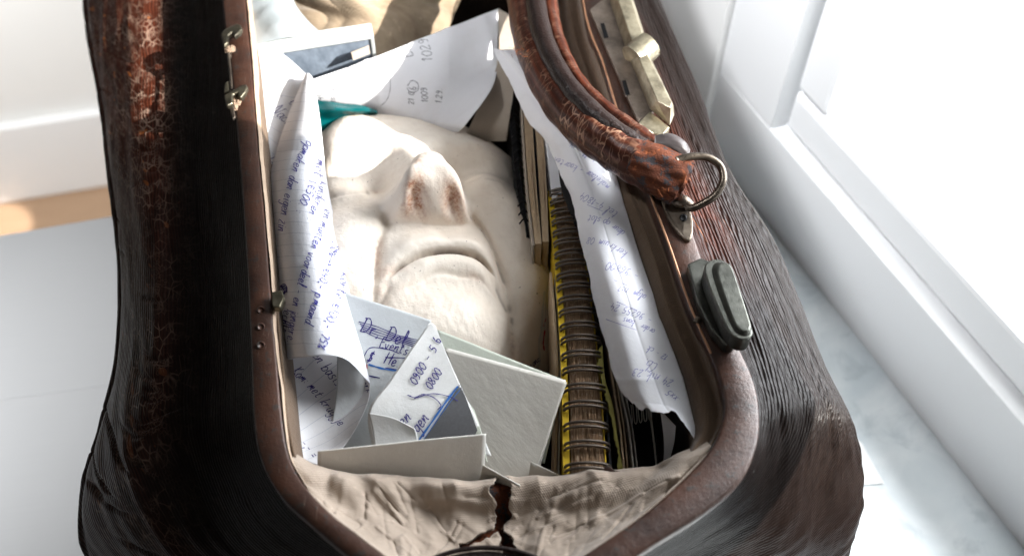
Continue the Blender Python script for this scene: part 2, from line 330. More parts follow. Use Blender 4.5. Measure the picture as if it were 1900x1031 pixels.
# ------------------------------------------------------------------ handwriting
GL = {  # strokes as "x,y x,y ..." in tenths of x-height; baseline 0, x-height 10, capitals 20
'a': ["8,9 4,10 1,6 2,1 5,0 8,5 9,10 9,2 11,0"], 'b': ["1,20 1,0 1,6 5,10 9,7 8,1 4,0 1,2"], 'c': ["8,9 4,10 1,6 2,1 5,0 9,2"],
'd': ["8,9 4,10 1,6 2,1 5,0 8,5 10,20 9,2 11,0"], 'e': ["1,4 7,6 7,9 4,10 1,6 2,1 5,0 9,2"], 'g': ["8,9 4,10 1,6 2,2 5,1 8,5 9,10 8,-6 4,-9 1,-6"],
'h': ["1,0 3,20 1,4 5,10 8,9 8,2 10,0"], 'i': ["2,10 2,2 4,0", "3,14 3,15"], 'j': ["4,10 4,-6 1,-9", "4,14 4,15"], 'k': ["1,0 3,20", "8,10 2,5 9,0"],
'l': ["1,3 4,12 4,20 2,20 2,3 4,0 6,1"], 'm': ["0,0 1,10 1,4 4,10 5,9 5,3 8,10 9,9 9,2 11,0"], 'n': ["0,0 1,10 1,4 5,10 7,9 7,2 9,0"],
'o': ["5,10 1,7 2,1 6,0 9,5 7,10 4,10"], 'p': ["1,10 1,-10", "1,6 5,10 9,7 8,1 4,0 1,2"], 'r': ["1,0 1,10 1,5 4,9 7,9"], 's': ["8,10 3,10 3,6 7,4 6,0 1,0"],
't': ["4,17 3,3 6,0 8,1", "0,11 8,12"], 'u': ["1,10 1,3 4,0 7,5 8,10 8,2 10,0"], 'v': ["0,10 4,0 8,10"], 'w': ["0,10 3,0 5,7 8,0 11,10"], 'z': ["1,10 8,10 1,0 9,0"],
'x': ["1,10 8,0", "8,10 1,0"], 'y': ["1,10 4,2", "9,10 2,-9"],
'D': ["3,20 1,0", "0,19 8,20 13,12 9,2 1,0"], 'E': ["10,20 2,19 1,0 10,1", "1,10 8,11"], 'H': ["2,20 0,0", "12,20 10,0", "-2,10 14,12"], 'N': ["0,0 2,20 9,0 12,20"],
'C': ["10,17 6,20 1,12 3,1 10,2"], 'K': ["2,20 1,0", "10,20 2,9 11,0"], 'I': ["2,20 1,0"],
'0': ["5,14 1,8 3,1 7,0 10,7 8,13 5,14"], '1': ["1,10 4,14 3,0"], '2': ["1,11 4,14 8,11 1,0 9,1"], '3': ["1,13 6,14 7,9 3,8 8,5 5,0 0,1"], '4': ["3,14 1,6 9,6", "7,10 6,-2"],
'5': ["9,14 3,14 2,8 7,8 7,2 1,0"], '6': ["7,14 2,8 2,1 6,0 8,5 3,7"], '7': ["1,14 9,14 4,0"], '8': ["8,12 4,14 2,10 8,4 5,0 1,3 6,8 8,12"], '9': ["8,12 4,14 2,10 5,7 8,11 7,2 3,0"],
'€': ["10,14 5,14 2,7 5,0 10,1", "0,9 8,9", "0,5 8,5"], '$': ["9,12 4,14 3,9 8,5 6,0 1,1", "6,17 4,-3"], '-': ["1,6 8,6"], '.': ["2,0 2,1"], ',': ["3,1 1,-3"], ':': ["2,2 2,3", "2,8 2,9"], ';': ["2,1 1,-3", "3,8 3,9"],
'!': ["4,20 2,5", "1,0 1,1"], '/': ["0,-3 8,17"], '(': ["6,20 1,10 5,-4"], ')': ["1,20 6,10 2,-4"], '=': ["1,8 9,8", "1,3 9,3"], '>': ["0,6 12,6", "8,10 12,6 8,2"], '%': ["1,0 9,14", "2,13 4,11 2,10 1,12 2,13", "8,4 9,1 7,0 6,3 8,4"],
'"': ["1,20 1,16", "4,20 4,16"], 'A': ["0,0 5,20 9,0", "2,8 8,8"]}
WID = {'m': 12, 'w': 12, 'D': 14, 'H': 13, 'N': 13, 'i': 5, 'l': 6, 'j': 5, '.': 4, ',': 4, ':': 4, ';': 4, '!': 5, '1': 6, 'I': 5, '(': 7, ')': 7, ' ': 8}
class Sheet:
    """collects pen strokes that lie on a built surface; points are found by looking the surface up at the photo's pixels"""
    def __init__(s, obj_list, lift=.00022):
        vs, fs, n = [], [], 0
        for o in obj_list:
            me = o.data
            v = [x.co.copy() for x in me.vertices]; vs += v; fs += [[i+n for i in p.vertices] for p in me.polygons]; n += len(v)
        s.b = BVHTree.FromPolygons(vs, fs); s.q = {}; s.lift = lift
    def hit(s, px, py):
        d = ray(px, py); h = s.b.ray_cast(Vector(CAM), Vector(d), 5.)
        if h[0] is None: return None
        n = np.array(h[1]); 
        if n @ d > 0: n = -n
        return np.array(h[0])+n*s.lift, n
    def stroke(s, pts, m, hw=.00028, smooth=True, jit=0):
        pts = np.array(pts, float)
        if smooth and len(pts) > 2: pts = cr(pts, max(6, 5*len(pts)))
        elif len(pts) == 2: pts = cr(pts, max(3, int(np.linalg.norm(pts[1]-pts[0])/6)+2))
        run = []
        for p in pts:
            h = s.hit(*p)
            if h is None: s._rib(run, m, hw); run = []
            else: run.append(h)
        s._rib(run, m, hw)
    def _rib(s, run, m, hw):
        if len(run) < 2: return
        c = np.array([r[0] for r in run]); n = np.array([r[1] for r in run])
        T = np.gradient(c, axis=0); T /= np.linalg.norm(T, axis=1)[:, None]+1e-9
        sd_ = np.cross(T, n); k = len(c)
        wv = hw*(1+.25*np.sin(np.arange(k)*1.3+rng.rand()*6))[:, None]
        v = np.concatenate([c-sd_*wv, c+sd_*wv]); f = [(i, i+1, k+i+1, k+i) for i in range(k-1)]
        s.q.setdefault(m.name, []).append((v, f))
    def text(s, txt, path, h, m, hw=.00028, slant=.18, sp=1.0, mirror=False):
        """h: x-height in px; path: baseline polyline in photo px"""
        pa = cr(np.array(path, float), 120) if len(path) > 2 else cr(np.array(path, float), 30)
        L = np.concatenate([[0], np.cumsum(np.linalg.norm(np.diff(pa, axis=0), axis=1))]); x = 0
        for ch in txt:
            wd = WID.get(ch, 10)
            hh = h*(1+.12*(rng.rand()-.5)); dy = .08*(rng.rand()-.5)
            for st in GL.get(ch, []):
                q = []
                for pt in st.split():
                    gx, gy = [float(a) for a in pt.split(',')]; gx = gx/10+slant*gy/10; gy = gy/10+dy
                    a = x+gx*h*.82*sp
                    bx = np.interp(a, L, pa[:, 0]); by = np.interp(a, L, pa[:, 1])
                    d = np.array([np.interp(a+3, L, pa[:, 0])-np.interp(a-3, L, pa[:, 0]), np.interp(a+3, L, pa[:, 1])-np.interp(a-3, L, pa[:, 1])])
                    if a > L[-1]-3: d = pa[-1]-pa[-4]; bx, by = pa[-1]+d/np.linalg.norm(d)*(a-L[-1])
                    d = d/(np.linalg.norm(d)+1e-9); up = np.array([d[1], -d[0]])*(-1 if mirror else 1)
                    q.append(np.array([bx, by])+up*gy*hh)
                s.stroke(q, m, hw)
            x += (wd+1.6)/10*h*.82*sp
    def build(s, name, parent):
        for mn, parts in s.q.items():
            v, f = join_meshes(parts); o = mesh_obj(name, v, f, bpy.data.materials[mn], parent, False); o['kind'] = 'stuff'

# ================================================================== setting
tA, tB = P(0, 437, 0), P(215, 400, 0); td = (tB-tA)/np.linalg.norm(tB-tA)       # far edge of the table
wA, wB = P(0, 380, -.75), P(200, 347, -.75); wd_ = (wB-wA)/np.linalg.norm(wB-wA)  # foot of the far wall
L0 = np.array([.2498, .367, 0]); LD = np.array([-.399, .917, 0]); LN = np.array([.917, .399, 0])   # window line, outward normal
def wp(s, z, out): return L0+LD*s+LN*out+np.array([0, 0, z])
CORN = .068
def box8(name, lo, hi, m, parent=None, bv=0.002):   # lo/hi: list of 4 points bottom/top
    return prism(name, hi, 0, m, parent, bv, 2, bottom=lo)
def slab(name, a, b, nrm, thick, z0, z1, m, parent=None, bv=.002):
    a = np.array(a, float); b = np.array(b, float); n = np.array(nrm, float)*thick
    q = [a, b, b+n, a+n]
    return box8(name, [np.array([p[0], p[1], z0]) for p in q], [np.array([p[0], p[1], z1]) for p in q], m, parent, bv)

def table_mat():
    t = NT('pale_grey_painted_wood'); v = t.scale(t.obj(), (1, 1, 1), (0, 0, -.17)); g = t.noise(t.scale(v, (3, 90, 1)), 6, 5, .6); g2 = t.noise(v, 2.5, 3)
    c = t.mix(g, (.62, .63, .64), (.67, .675, .68)); c = t.mix(t.math('MULTIPLY', g2, .3), c, (.68, .69, .71))
    t.set(col=c, rough=.5, normal=t.bump(g, .12, .0006), spec=.4); return t.m
def marble_mat():
    t = NT('blue_grey_marble'); v = t.obj(); n = t.noise(v, 9, 6, .6, 1.2); n2 = t.noise(v, 26, 5, .6, .6)
    c = t.mix(t.ramp(n, [(.38, 0), (.62, 1)]), (.58, .64, .67), (.74, .78, .795))
    c = t.mix(t.math('MULTIPLY', t.ramp(n2, [(.55, 0), (.68, 1)]), .45), c, (.36, .42, .45))
    t.set(col=c, rough=.3, spec=.35); return t.m
def wood_mat():
    t = NT('oak_floor_boards'); v = t.scale(t.obj(), (1, 1, 1), (0, 0, -.2)); g = t.noise(t.scale(v, (2, 30, 1)), 4, 5, .6)
    t.set(col=t.mix(g, (.30, .19, .115), (.42, .28, .18)), rough=.5); return t.m
M_table = table_mat(); M_marble = marble_mat(); M_wood = wood_mat()
M_plaster = simple('white_wall_plaster', (.80, .80, .79), .85, nsc=40, var=.02, bst=.05)
M_dimwall = simple('grey_room_wall', (.24, .225, .21), .9, nsc=30, var=.03, bst=0)

# floor
FP = [(-3, -2.6), (1.52, -2.6), (-.53, 2.13), (-3, 2.13)]
fl = box8('floor', [np.array([x, y, -.80]) for x, y in FP], [np.array([x, y, -.75]) for x, y in FP], M_wood, None, 0)
tag(fl, None, kind='structure')
# far wall with a plinth ledge
wn = np.array([-wd_[1], wd_[0], 0]);
if wn[1] < 0: wn = -wn
wa = wA-wd_*2.2; wb = wA+wd_*((-.07-wA[0])/wd_[0])
tag(slab('wall', wa+wn*.02, wb+wn*.02, wn, .08, -.75, 2.1, M_plaster), None, kind='structure')
pl = slab('skirting_board', wa, wb, wn, .018, -.75, -.545, M_white, None, .006); tag(pl, None, kind='structure')
# room behind the camera and to the left (keeps the light coming from the window)
for nm, a, b, n_ in (('wall', (-3, -2.6, 0), (-3, 2.2, 0), (-1, 0, 0)), ('wall', (-3, -2.6, 0), (1.6, -2.6, 0), (0, -1, 0))):
    tag(slab(nm, a, b, n_, .1, -.75, 2.1, M_dimwall), None, kind='structure')
tag(box8('ceiling', [np.array([x, y, 2.1]) for x, y in FP], [np.array([x, y, 2.2]) for x, y in FP], M_dimwall, None, 0), None, kind='structure')

# table top: two boards, joined along a faint seam
seamA, seamB = P(0, 742, 0), P(215, 712, 0); sdv = (seamB-seamA)/np.linalg.norm(seamB-seamA)
table = empty('painted_table', (0, 0, 0)); tag(table, 'pale grey painted wooden table under the left side of the leather bag', 'table')
XR = .10
def edge_at(A, d, x): return A+d*((x-A[0])/d[0])
def hexz(name, q, z0, z1, m, parent, bv=.002):
    return box8(name, [np.array([p[0], p[1], z0]) for p in q], [np.array([p[0], p[1], z1]) for p in q], m, parent, bv)
e0, e1 = edge_at(tA, td, -1.3), edge_at(tA, td, XR); s0, s1 = edge_at(seamA, sdv, -1.3), edge_at(seamA, sdv, XR)
g = np.array([0, .00015, 0])
hexz('board', [e0, e1, s1+g, s0+g], -.03, 0, M_table, table, .0004)
hexz('board', [s0-g, s1-g, np.array([XR, -1.0, 0]), np.array([-1.3, -1.0, 0])], -.03, 0, M_table, table, .0004)
hexz('apron', [edge_at(tA-np.array([0, .05, 0]), td, -1.25), edge_at(tA-np.array([0, .05, 0]), td, XR-.02), edge_at(tA-np.array([0, .075, 0]), td, XR-.02), edge_at(tA-np.array([0, .075, 0]), td, -1.25)], -.11, -.031, M_table, table)
for lx, ly in ((-1.2, .15), (XR-.06, .42), (-1.2, -.92), (XR-.06, -.92)):
    slab('leg', (lx-.03, ly, 0), (lx+.03, ly, 0), (0, 1, 0), .06, -.75, -.031, M_table, table)
# marble sill from the table to the window
ms = [np.array([XR+.002, -1.0, 0]), L0+LD*(-1.6)-LN*0, wp(CORN, 0, 0), wp(CORN, 0, -.165)]
tag(hexz('marble_sill', [ms[0], wp(-1.5, 0, 0), ms[2], wp(CORN, 0, -.22), np.array([XR+.002, .36, 0])], -.03, -.001, M_marble, None, .002), None, kind='structure')
tag(hexz('wall', [np.array([XR+.0, -1.0, 0]), wp(-1.5, 0, -.0), wp(CORN, 0, 0), wp(CORN, 0, -.2), np.array([XR+.03, .36, 0])], -.75, -.032, M_plaster, None, 0), None, kind='structure')
# reveal wall at the far end of the sill
rc = wp(CORN+.0005, 0, -.006)
tag(slab('wall', rc, rc+LD*.66, LN, .2, -.75, 2.1, M_plaster, None, .004), None, kind='structure')

# window: outer frame, sash, glass
win = empty('window', (0, 0, 0)); tag(win, 'white painted window with a deep frame, bright daylight behind the glass', 'window')
def wbox(name, s0, s1, z0, z1, o0, o1, m, bv=.003, parent=None):
    lo = [wp(s0, z0, o0), wp(s1, z0, o0), wp(s1, z0, o1), wp(s0, z0, o1)]; hi = [p+np.array([0, 0, z1-z0]) for p in lo]
    return prism(name, hi, 0, m, parent or win, bv, 3, bottom=lo)
s_far, s_near, ztop = CORN, -1.5, 1.25
wbox('bottom_rail', s_near, s_far, -.03, .1043, .0, .07, M_white, .0015)
wbox('jamb', s_far-.098, s_far, .1045, ztop, .0, .07, M_white, .0015)
wbox('jamb', s_near, s_near+.1, .1045, ztop, .0, .07, M_white, .006)
wbox('top_rail', s_near, s_far, ztop+.0005, ztop+.1, .0, .07, M_white, .006)
sash = wbox('sash', s_near+.103, s_far-.102, .108, .157, .012, .055, M_white, .008)
wbox('sash_stile', s_far-.152, s_far-.102, .1575, ztop-.055, .012, .055, M_white, .008, sash)
wbox('sash_stile', s_near+.103, s_near+.153, .1575, ztop-.055, .012, .055, M_white, .008, sash)
wbox('sash_rail', s_near+.103, s_far-.102, ztop-.054, ztop-.004, .012, .055, M_white, .008, sash)
tag(wbox('wall', s_near-.8, s_far, ztop+.101, 2.1, 0, .2, M_plaster, 0), None, kind='structure')
bpy.data.objects['wall'].parent = bpy.data.objects['wall'].parent
for o in list(bpy.data.objects):
    if o.name.startswith('wall') and o.parent is win: o.parent = None
o = wbox('wall', s_near-.9, s_near-.0005, -.75, 2.1, 0, .2, M_plaster, 0); o.parent = None; tag(o, None, kind='structure')
# added unseen panel that blocks the sun over the near part of the window
bl = empty('sun_blocker', (0, 0, 0)); tag(bl, 'white panel added out of view to block the sun at the near half of the window', 'blocker')
BL_S = -.401; BL_Z = .45
wbox('blocker_panel', -1.4, BL_S, BL_Z, ztop-.02, -.012, -.009, M_white, .0, bl)
wbox('blocker_edge', -1.4, BL_S, BL_Z-.012, BL_Z, -.016, -.006, M_white, .001, bl)

# ================================================================== the bag
bag = empty('leather_bag', (0, 0, 0)); tag(bag, 'old dark brown cracked leather doctor\'s bag standing open with a beige cloth lining', 'bag')
# stations: far-left round the near end to far-right; rows: under frame, slope, ridge, silhouette
ST = [
 ((398, -260, .289), (320, -260, .268), (228, -260, .265), (150, -260, .235), 1.0),
 ((425, 0, .289), (345, 0, .266), (246, 0, .264), (162, 0, .236), 1.0),
 ((440, 150, .289), (352, 150, .264), (250, 150, .262), (184, 150, .235), 1.0),
 ((452, 300, .289), (362, 300, .262), (258, 300, .257), (204, 300, .232), 0.35),
 ((468, 500, .289), (372, 500, .258), (274, 500, .253), (222, 495, .228), 0.1),
 ((476, 650, .289), (380, 660, .255), (278, 660, .250), (219, 655, .222), 0.1),
 ((484, 770, .289), (372, 790, .252), (250, 785, .243), (188, 785, .210), 0.12),
 ((505, 860, .289), (372, 880, .246), (232, 880, .230), (158, 895, .190), 0.15),
 ((560, 945, .288), (430, 1010, .236), (275, 1010, .212), (166, 1020, .165), 0.12),
 ((640, 1010, .287), (560, 1090, .220), (430, 1160, .170), (270, 1180, .095), 0.1),
 ((760, 1085, .286), (740, 1150, .205), (680, 1270, .130), (600, 1330, .055), 0.1),
 ((920, 1130, .286), (925, 1180, .200), (935, 1310, .120), (940, 1400, .045), 0.1),
 ((1080, 1065, .286), (1120, 1130, .205), (1190, 1240, .130), (1270, 1290, .055), 0.1),
 ((1215, 995, .287), (1270, 1050, .220), (1370, 1110, .170), (1510, 1120, .100), 0.1),
 ((1320, 925, .288), (1380, 965, .240), (1470, 1010, .205), (1580, 1000, .170), 0.1),
 ((1385, 860, .289), (1430, 870, .262), (1510, 885, .240), (1599, 880, .212), 0.1),
 ((1393, 780, .289), (1450, 775, .278), (1530, 765, .268), (1578, 775, .250), 0.1),
 ((1380, 700, .289), (1430, 690, .281), (1495, 680, .272), (1535, 680, .259), 0.1),
 ((1335, 580, .289), (1390, 570, .283), (1450, 560, .274), (1484, 558, .263), 0.12),
 ((1285, 450, .289), (1340, 440, .284), (1400, 435, .276), (1430, 440, .266), 0.6),
 ((1230, 300, .289), (1270, 295, .285), (1318, 290, .277), (1346, 300, .267), 0.5),
 ((1180, 150, .289), (1215, 145, .285), (1255, 140, .278), (1286, 150, .267), 0.25),
 ((1130, 0, .289), (1165, 0, .285), (1196, 0, .278), (1226, 0, .267), 0.2),
 ((1060, -200, .289), (1080, -200, .285), (1115, -200, .278), (1140, -200, .250), 0.2)]
NA, NC = 900, 240
rowsW = []
for a, b, c, d, _ in ST:
    A, B, Cc, D = P(*a), P(*b), P(*c), P(*d)
    out = D-A; out[2] = 0; out /= np.linalg.norm(out)
    zl = D[2]
    E = D+out*.002; E[2] = zl-.022
    E2 = D-out*.004; E2[2] = zl*.6
    G_ = D+out*.0; G_[2] = zl*.25; H_ = D-out*.012; H_[2] = .0015; A0 = A-out*.012
    rowsW.append([A0, A, (A+B)/2+np.array([0, 0, -.003]), B, (B+Cc)/2, Cc, D, E, E2, G_, H_])
rowsW = np.array(rowsW)                       # (stations, rows, 3)
GB = cr(rowsW, NA)                            # along
GB = np.transpose(cr(np.transpose(GB, (1, 0, 2)), NC), (1, 0, 2))   # across
tt = np.linspace(0, 10, NC)[None, :]; ss = np.linspace(0, len(ST)-1, NA)[:, None]
wst = np.interp(ss[:, 0], np.arange(len(ST)), [s[4] for s in ST])[:, None]
uvB = guv(GB)[..., ::-1]
# creases and dents
n_ = np.cross(np.gradient(GB, axis=0), np.gradient(GB, axis=1)); n_ /= np.linalg.norm(n_, axis=2)[..., None]+1e-12
if n_[NA//8, int(NC*.35), 2] < 0: n_ = -n_
u, v = uvB[..., 0], uvB[..., 1]
hgt = noise2(u, v, 28, 3, 3)*.0016+noise2(u*.4, v*2.2, 120, 5, 3)*.0007
def crease(u0, v0, du, dv, wdt, dep, ln):     # a pinch fold running in direction (du,dv)
    dl = math.hypot(du, dv); a = ((u-u0)*du+(v-v0)*dv)/dl; b = (-(u-u0)*dv+(v-v0)*du)/dl
    return -dep*np.exp(-(b/wdt)**2)*np.exp(-(a/ln)**4)
fold = np.zeros_like(u)
for k in range(44):
    i = rng.randint(int(NA*.05), int(NA*.42)) if k < 44 else rng.randint(int(NA*.66), int(NA*.70)); j = int(NC*(.44+.16*rng.rand()))
    a = rng.rand()*.7-.35
    fold += crease(u[i, j], v[i, j], sin(a)+.35, cos(a), .0008+.0006*rng.rand(), .0010+.0010*rng.rand(), .006+.014*rng.rand())
amp = np.clip((tt-1.2)/1., 0, 1)*np.clip((9.5-tt)/2, 0, 1)
# stitched piping below the left shoulder
pip = .0022*np.exp(-((tt-6.45)/.16)**2)-.0014*np.exp(-((tt-6.15)/.12)**2)-.0014*np.exp(-((tt-6.8)/.12)**2)
GB = GB+n_*((hgt+fold)*amp+pip*(ss < 10.5))[..., None]
ridge = np.exp(-(np.abs(tt-5.1)/1.15)**3)
wear_and_sun = np.where(ss < 11, ridge*wst, np.exp(-((tt-2.2)/1.3)**2)*wst*np.clip((ss-17)/2, 0, 1))  # most worn and cracked along the sunlit stretch: sun partly put in the colour
crk_and_sun = np.where(ss < 11, np.exp(-((tt-4.9)/1.0)**2)*np.clip(wst**1.5*1.1+.10, 0, 1)*(.55+.45*(noise2(u, v, 30, 8, 2) > -.1))+.02, .03*np.exp(-((tt-5.3)/.8)**2)*np.exp(-((ss-15.5)/.9)**2)+.005)
rib_ = np.where(ss < 11, .35+.25*np.exp(-((tt-2.5)/1.5)**2), 1.-.6*np.exp(-((ss-14.3)/1.9)**4))+0*tt
body = grid_obj('leather_body', GB, M_leather, bag, uv=uvB, attr={'rib': rib_, 'wear_and_sun': np.clip(wear_and_sun, 0, 1), 'crk_and_sun': np.clip(crk_and_sun, 0, 1)})

# frame jaws: inner edge / outer edge stations, z
FL = [((398, -260), (440, -260)), ((412, 0), (456, 0)), ((427, 120), (467, 120)), ((440, 250), (477, 250)), ((452, 400), (491, 400)), ((461, 550), (503, 550)),
      ((466, 680), (515, 680)), ((470, 775), (524, 775)), ((483, 850), (537, 845)), ((520, 918), (566, 900)), ((580, 975), (620, 958)), ((660, 1042), (700, 1020)), ((800, 1150), (840, 1120)), ((905, 1180), (915, 1140))]
FR = [((1140, -260), (1060, -260)), ((1140, 0), (1080, 0)), ((1165, 120), (1118, 120)), ((1200, 230), (1152, 230)), ((1255, 350), (1200, 350)), ((1293, 450), (1238, 450)), ((1330, 560), (1276, 560)),
      ((1375, 650), (1318, 655)), ((1402, 715), (1338, 715)), ((1410, 780), (1343, 765)), ((1402, 835), (1322, 825)), ((1372, 895), (1270, 885)), ((1300, 955), (1190, 955)), ((1200, 1018), (1080, 1030)), ((1050, 1120), (980, 1100)), ((935, 1180), (925, 1140))]
def jaw(pairs, name, m):
    R_ = []
    for (ox, oy), (ix, iy) in pairs:
        O, I = P(ox, oy, .300), P(ix, iy, .300); w_ = I-O; dn = np.array([0, 0, -1.])
        R_.append([O+dn*.009+w_*.03, O+dn*.0022, O+w_*.03+dn*.0006, O+w_*.10, O+w_*.5-dn*.0004, I-w_*.10, I-w_*.03+dn*.0006, I+dn*.0022, I+dn*.012-w_*.02, I-w_*.12+dn*.012, I-w_*.12+dn*.004, O+w_*.14+dn*.004, O+w_*.14+dn*.009])
    R_ = cr(np.array(R_), 220); f = gfaces(R_.shape[0], R_.shape[1], True)
    return mesh_obj(name, R_.reshape(-1, 3), f[:, ::-1], m, bag, True)
jl = jaw(FL, 'frame_bar', M_frame); jr = jaw(FR, 'frame_bar', M_frame)
for j in (jl, jr):
    md = j.modifiers.new('e', 'EDGE_SPLIT'); md.split_angle = radians(50)
# beige lip inside the left bar
G = []
for (ox, oy), (ix, iy) in FL[:10]:
    I = P(ix+1.5, iy, .2985); q = P(ix+11-.8*len(G), iy+2, .296)
    G.append([I+np.array([0, 0, -.008]), I, (I+q)/2+np.array([0, 0, .0012]), q, q+np.array([0, 0, -.012])])
G = cr(np.array(G), 120); G = np.transpose(cr(np.transpose(G, (1, 0, 2)), 14), (1, 0, 2)); G[..., 0] += noise2(G[..., 1], G[..., 0], 90, 9)*.0006
grid_obj('frame_lip', G, M_edge, bag)
tube([P(x, y, .3008) for x, y in ((1060, -260), (1082, 0), (1120, 120), (1154, 230), (1202, 350), (1240, 450), (1278, 560), (1319, 655))], .0008, 8, 'edge_highlight', simple('copper_edge_highlight', (.36, .19, .11), .5, .3, var=.4), bag)  # thin copper line added as the highlight along the bar's inner edge

# lining: right wall roll and dark inside walls, floor
RI = [(1052, -260), (1076, 0), (1114, 120), (1150, 230), (1198, 350), (1236, 450), (1274, 560), (1314, 655), (1336, 720), (1338, 775), (1316, 822)]
G = []
for x, y in RI:
    a = P(x+4, y, .297); inw = np.array([-.985, -.17, 0])
    G.append([a+np.array([0, 0, -.004]), a+inw*.002+np.array([0, 0, -.012]), a+inw*.007+np.array([0, 0, -.013]), a+inw*.0105+np.array([0, 0, -.013]), a+inw*.0140+np.array([0, 0, -.021]), a+inw*.0140+np.array([0, 0, -.04]), a+inw*.010+np.array([0, 0, -.08]), a+inw*.01+np.array([0, 0, -.24])])
G = cr(np.array(G), 240); G = np.transpose(cr(np.transpose(G, (1, 0, 2)), 70), (1, 0, 2))
uvg = guv(G); G[..., 2] += noise2(uvg[..., 0]*1, uvg[..., 1], 40, 11, 3)*.0012; G[..., 0] += noise2(uvg[..., 0], uvg[..., 1], 55, 12, 3)*.0012
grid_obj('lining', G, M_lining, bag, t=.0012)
G = []
for (ox, oy), (ix, iy) in FL[:9]:
    a = P(ix+8, iy, .294); G.append([a, a+np.array([.002, 0, -.03]), a+np.array([-.004, 0, -.1]), a+np.array([-.01, 0, -.24])])
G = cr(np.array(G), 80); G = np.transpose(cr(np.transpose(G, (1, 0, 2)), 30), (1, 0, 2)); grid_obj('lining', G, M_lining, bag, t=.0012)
prism('bag_floor', [np.array(p) for p in ((-.30, .62, .055), (.08, .66, .055), (.16, -.13, .055), (-.16, -.13, .055))], .004, M_void, bag, 0)
prism('end_lining', [np.array(p) for p in ((-.30, .60, .30), (.08, .64, .30), (.08, .643, .30), (-.30, .603, .30))], .24, M_lining, bag, 0)

# near-end gusset, folded in over the contents, with a tear
RIDGE = [(537, 845, .294), (570, 866, .284), (605, 876, .276), (650, 886, .270), (710, 889, .266), (780, 893, .264), (850, 898, .263), (905, 898, .262), (945, 888, .262), (1010, 890, .263), (1090, 880, .266), (1160, 876, .268), (1215, 868, .272), (1262, 848, .280), (1318, 826, .292)]
MID = [(548, 880, .290), (590, 915, .282), (640, 945, .272), (700, 955, .262), (760, 955, .256), (820, 960, .252), (870, 965, .250), (910, 970, .250), (950, 970, .250), (1010, 965, .252), (1080, 955, .258), (1140, 945, .266), (1195, 920, .276), (1250, 888, .287), (1315, 836, .293)]
FRN = [(560, 900, .2945), (618, 958, .2945), (660, 990, .2945), (705, 1025, .294), (760, 1065, .292), (820, 1105, .290), (870, 1125, .289), (915, 1138, .289), (955, 1125, .289), (990, 1095, .291), (1040, 1062, .293), (1095, 1025, .2945), (1180, 965, .2945), (1255, 900, .2945), (1312, 842, .2945)]
rA, rM, rF = V(RIDGE), V(MID), V(FRN)
up = np.array([0, 1, 0])
rows = [rA+up*.012+np.array([0, 0, -.14]), rA+up*.010+np.array([0, 0, -.06]), rA+up*.0075+np.array([0, 0, -.014]), rA, (rA*.55+rM*.45)+np.array([0, 0, .002]), rM, (rM+rF)/2+np.array([0, 0, -.006]), rF]
NG, MG = 760, 340
G = np.array([cr(r, NG) for r in rows]); G = cr(G, MG)
uvg = guv(G)[..., :]; X, Y = G[..., 0].copy(), G[..., 1].copy()
dz = noise2(X*1.6+Y*.6, Y*.5, 65, 21, 3)*.0028-np.abs(noise2(X*1.5+Y*.8, Y*1.1-X*.3, 75, 24, 2))*.0030-np.abs(noise2(X-Y, Y+X*.4, 190, 25, 2))*.0010+noise2(X+Y, Y-X, 150, 22, 2)*.0012
def wrinkle(p0, p1, wd, hh):   # raised fold along a segment given in photo px at z~.262
    a, b = P(*p0)[:2], P(*p1)[:2]; d = b-a; L = np.linalg.norm(d); d /= L
    s_ = (X-a[0])*d[0]+(Y-a[1])*d[1]; t_ = -(X-a[0])*d[1]+(Y-a[1])*d[0]
    e = np.clip(s_/L, 0, 1)*L; dd = np.hypot(t_, s_-e); return hh*np.exp(-(dd/wd)**2)
for p0, p1, wd, hh in (((560, 868, .28), (640, 905, .27), .006, .006), ((640, 900, .27), (760, 1031, .262), .007, .006), ((690, 885, .268), (760, 950, .26), .005, .005), ((610, 880, .275), (600, 925, .28), .004, -.004),
                       ((760, 905, .262), (860, 1031, .26), .008, -.006), ((840, 885, .264), (850, 950, .26), .006, .0035), ((1000, 930, .26), (1090, 885, .265), .003, -.004), ((1010, 960, .255), (1000, 1031, .26), .008, .005), ((1110, 880, .268), (1050, 960, .26), .006, .005), ((1230, 850, .28), (1130, 945, .27), .006, -.007)):
    dz = dz+wrinkle(p0, p1, wd, hh)
dz = dz*.6+noise2(X, Y, 420, 33, 2)*.00035
rw = np.random.RandomState(77)
for k in range(120):
    x0, y0 = 560+rw.rand()*740, 885+rw.rand()*135; an = rw.rand()*1.6+.5+(.0 if x0 < 930 else 1.0); ll = 25+rw.rand()*75
    dz = dz+wrinkle((x0, y0, .27), (x0+ll*cos(an), y0+ll*sin(an), .27), .0008+.0011*rw.rand(), (.0004+.0009*rw.rand())*rw.choice([-1, 1]))
ed = np.clip(np.linspace(0, 1, NG)/.04, 0, 1)*np.clip((1-np.linspace(0, 1, NG))/.04, 0, 1)
fe = np.clip((1-np.linspace(0, 1, MG))/.08, 0, 1)[:, None]
G[..., 2] += dz*ed[None]*fe
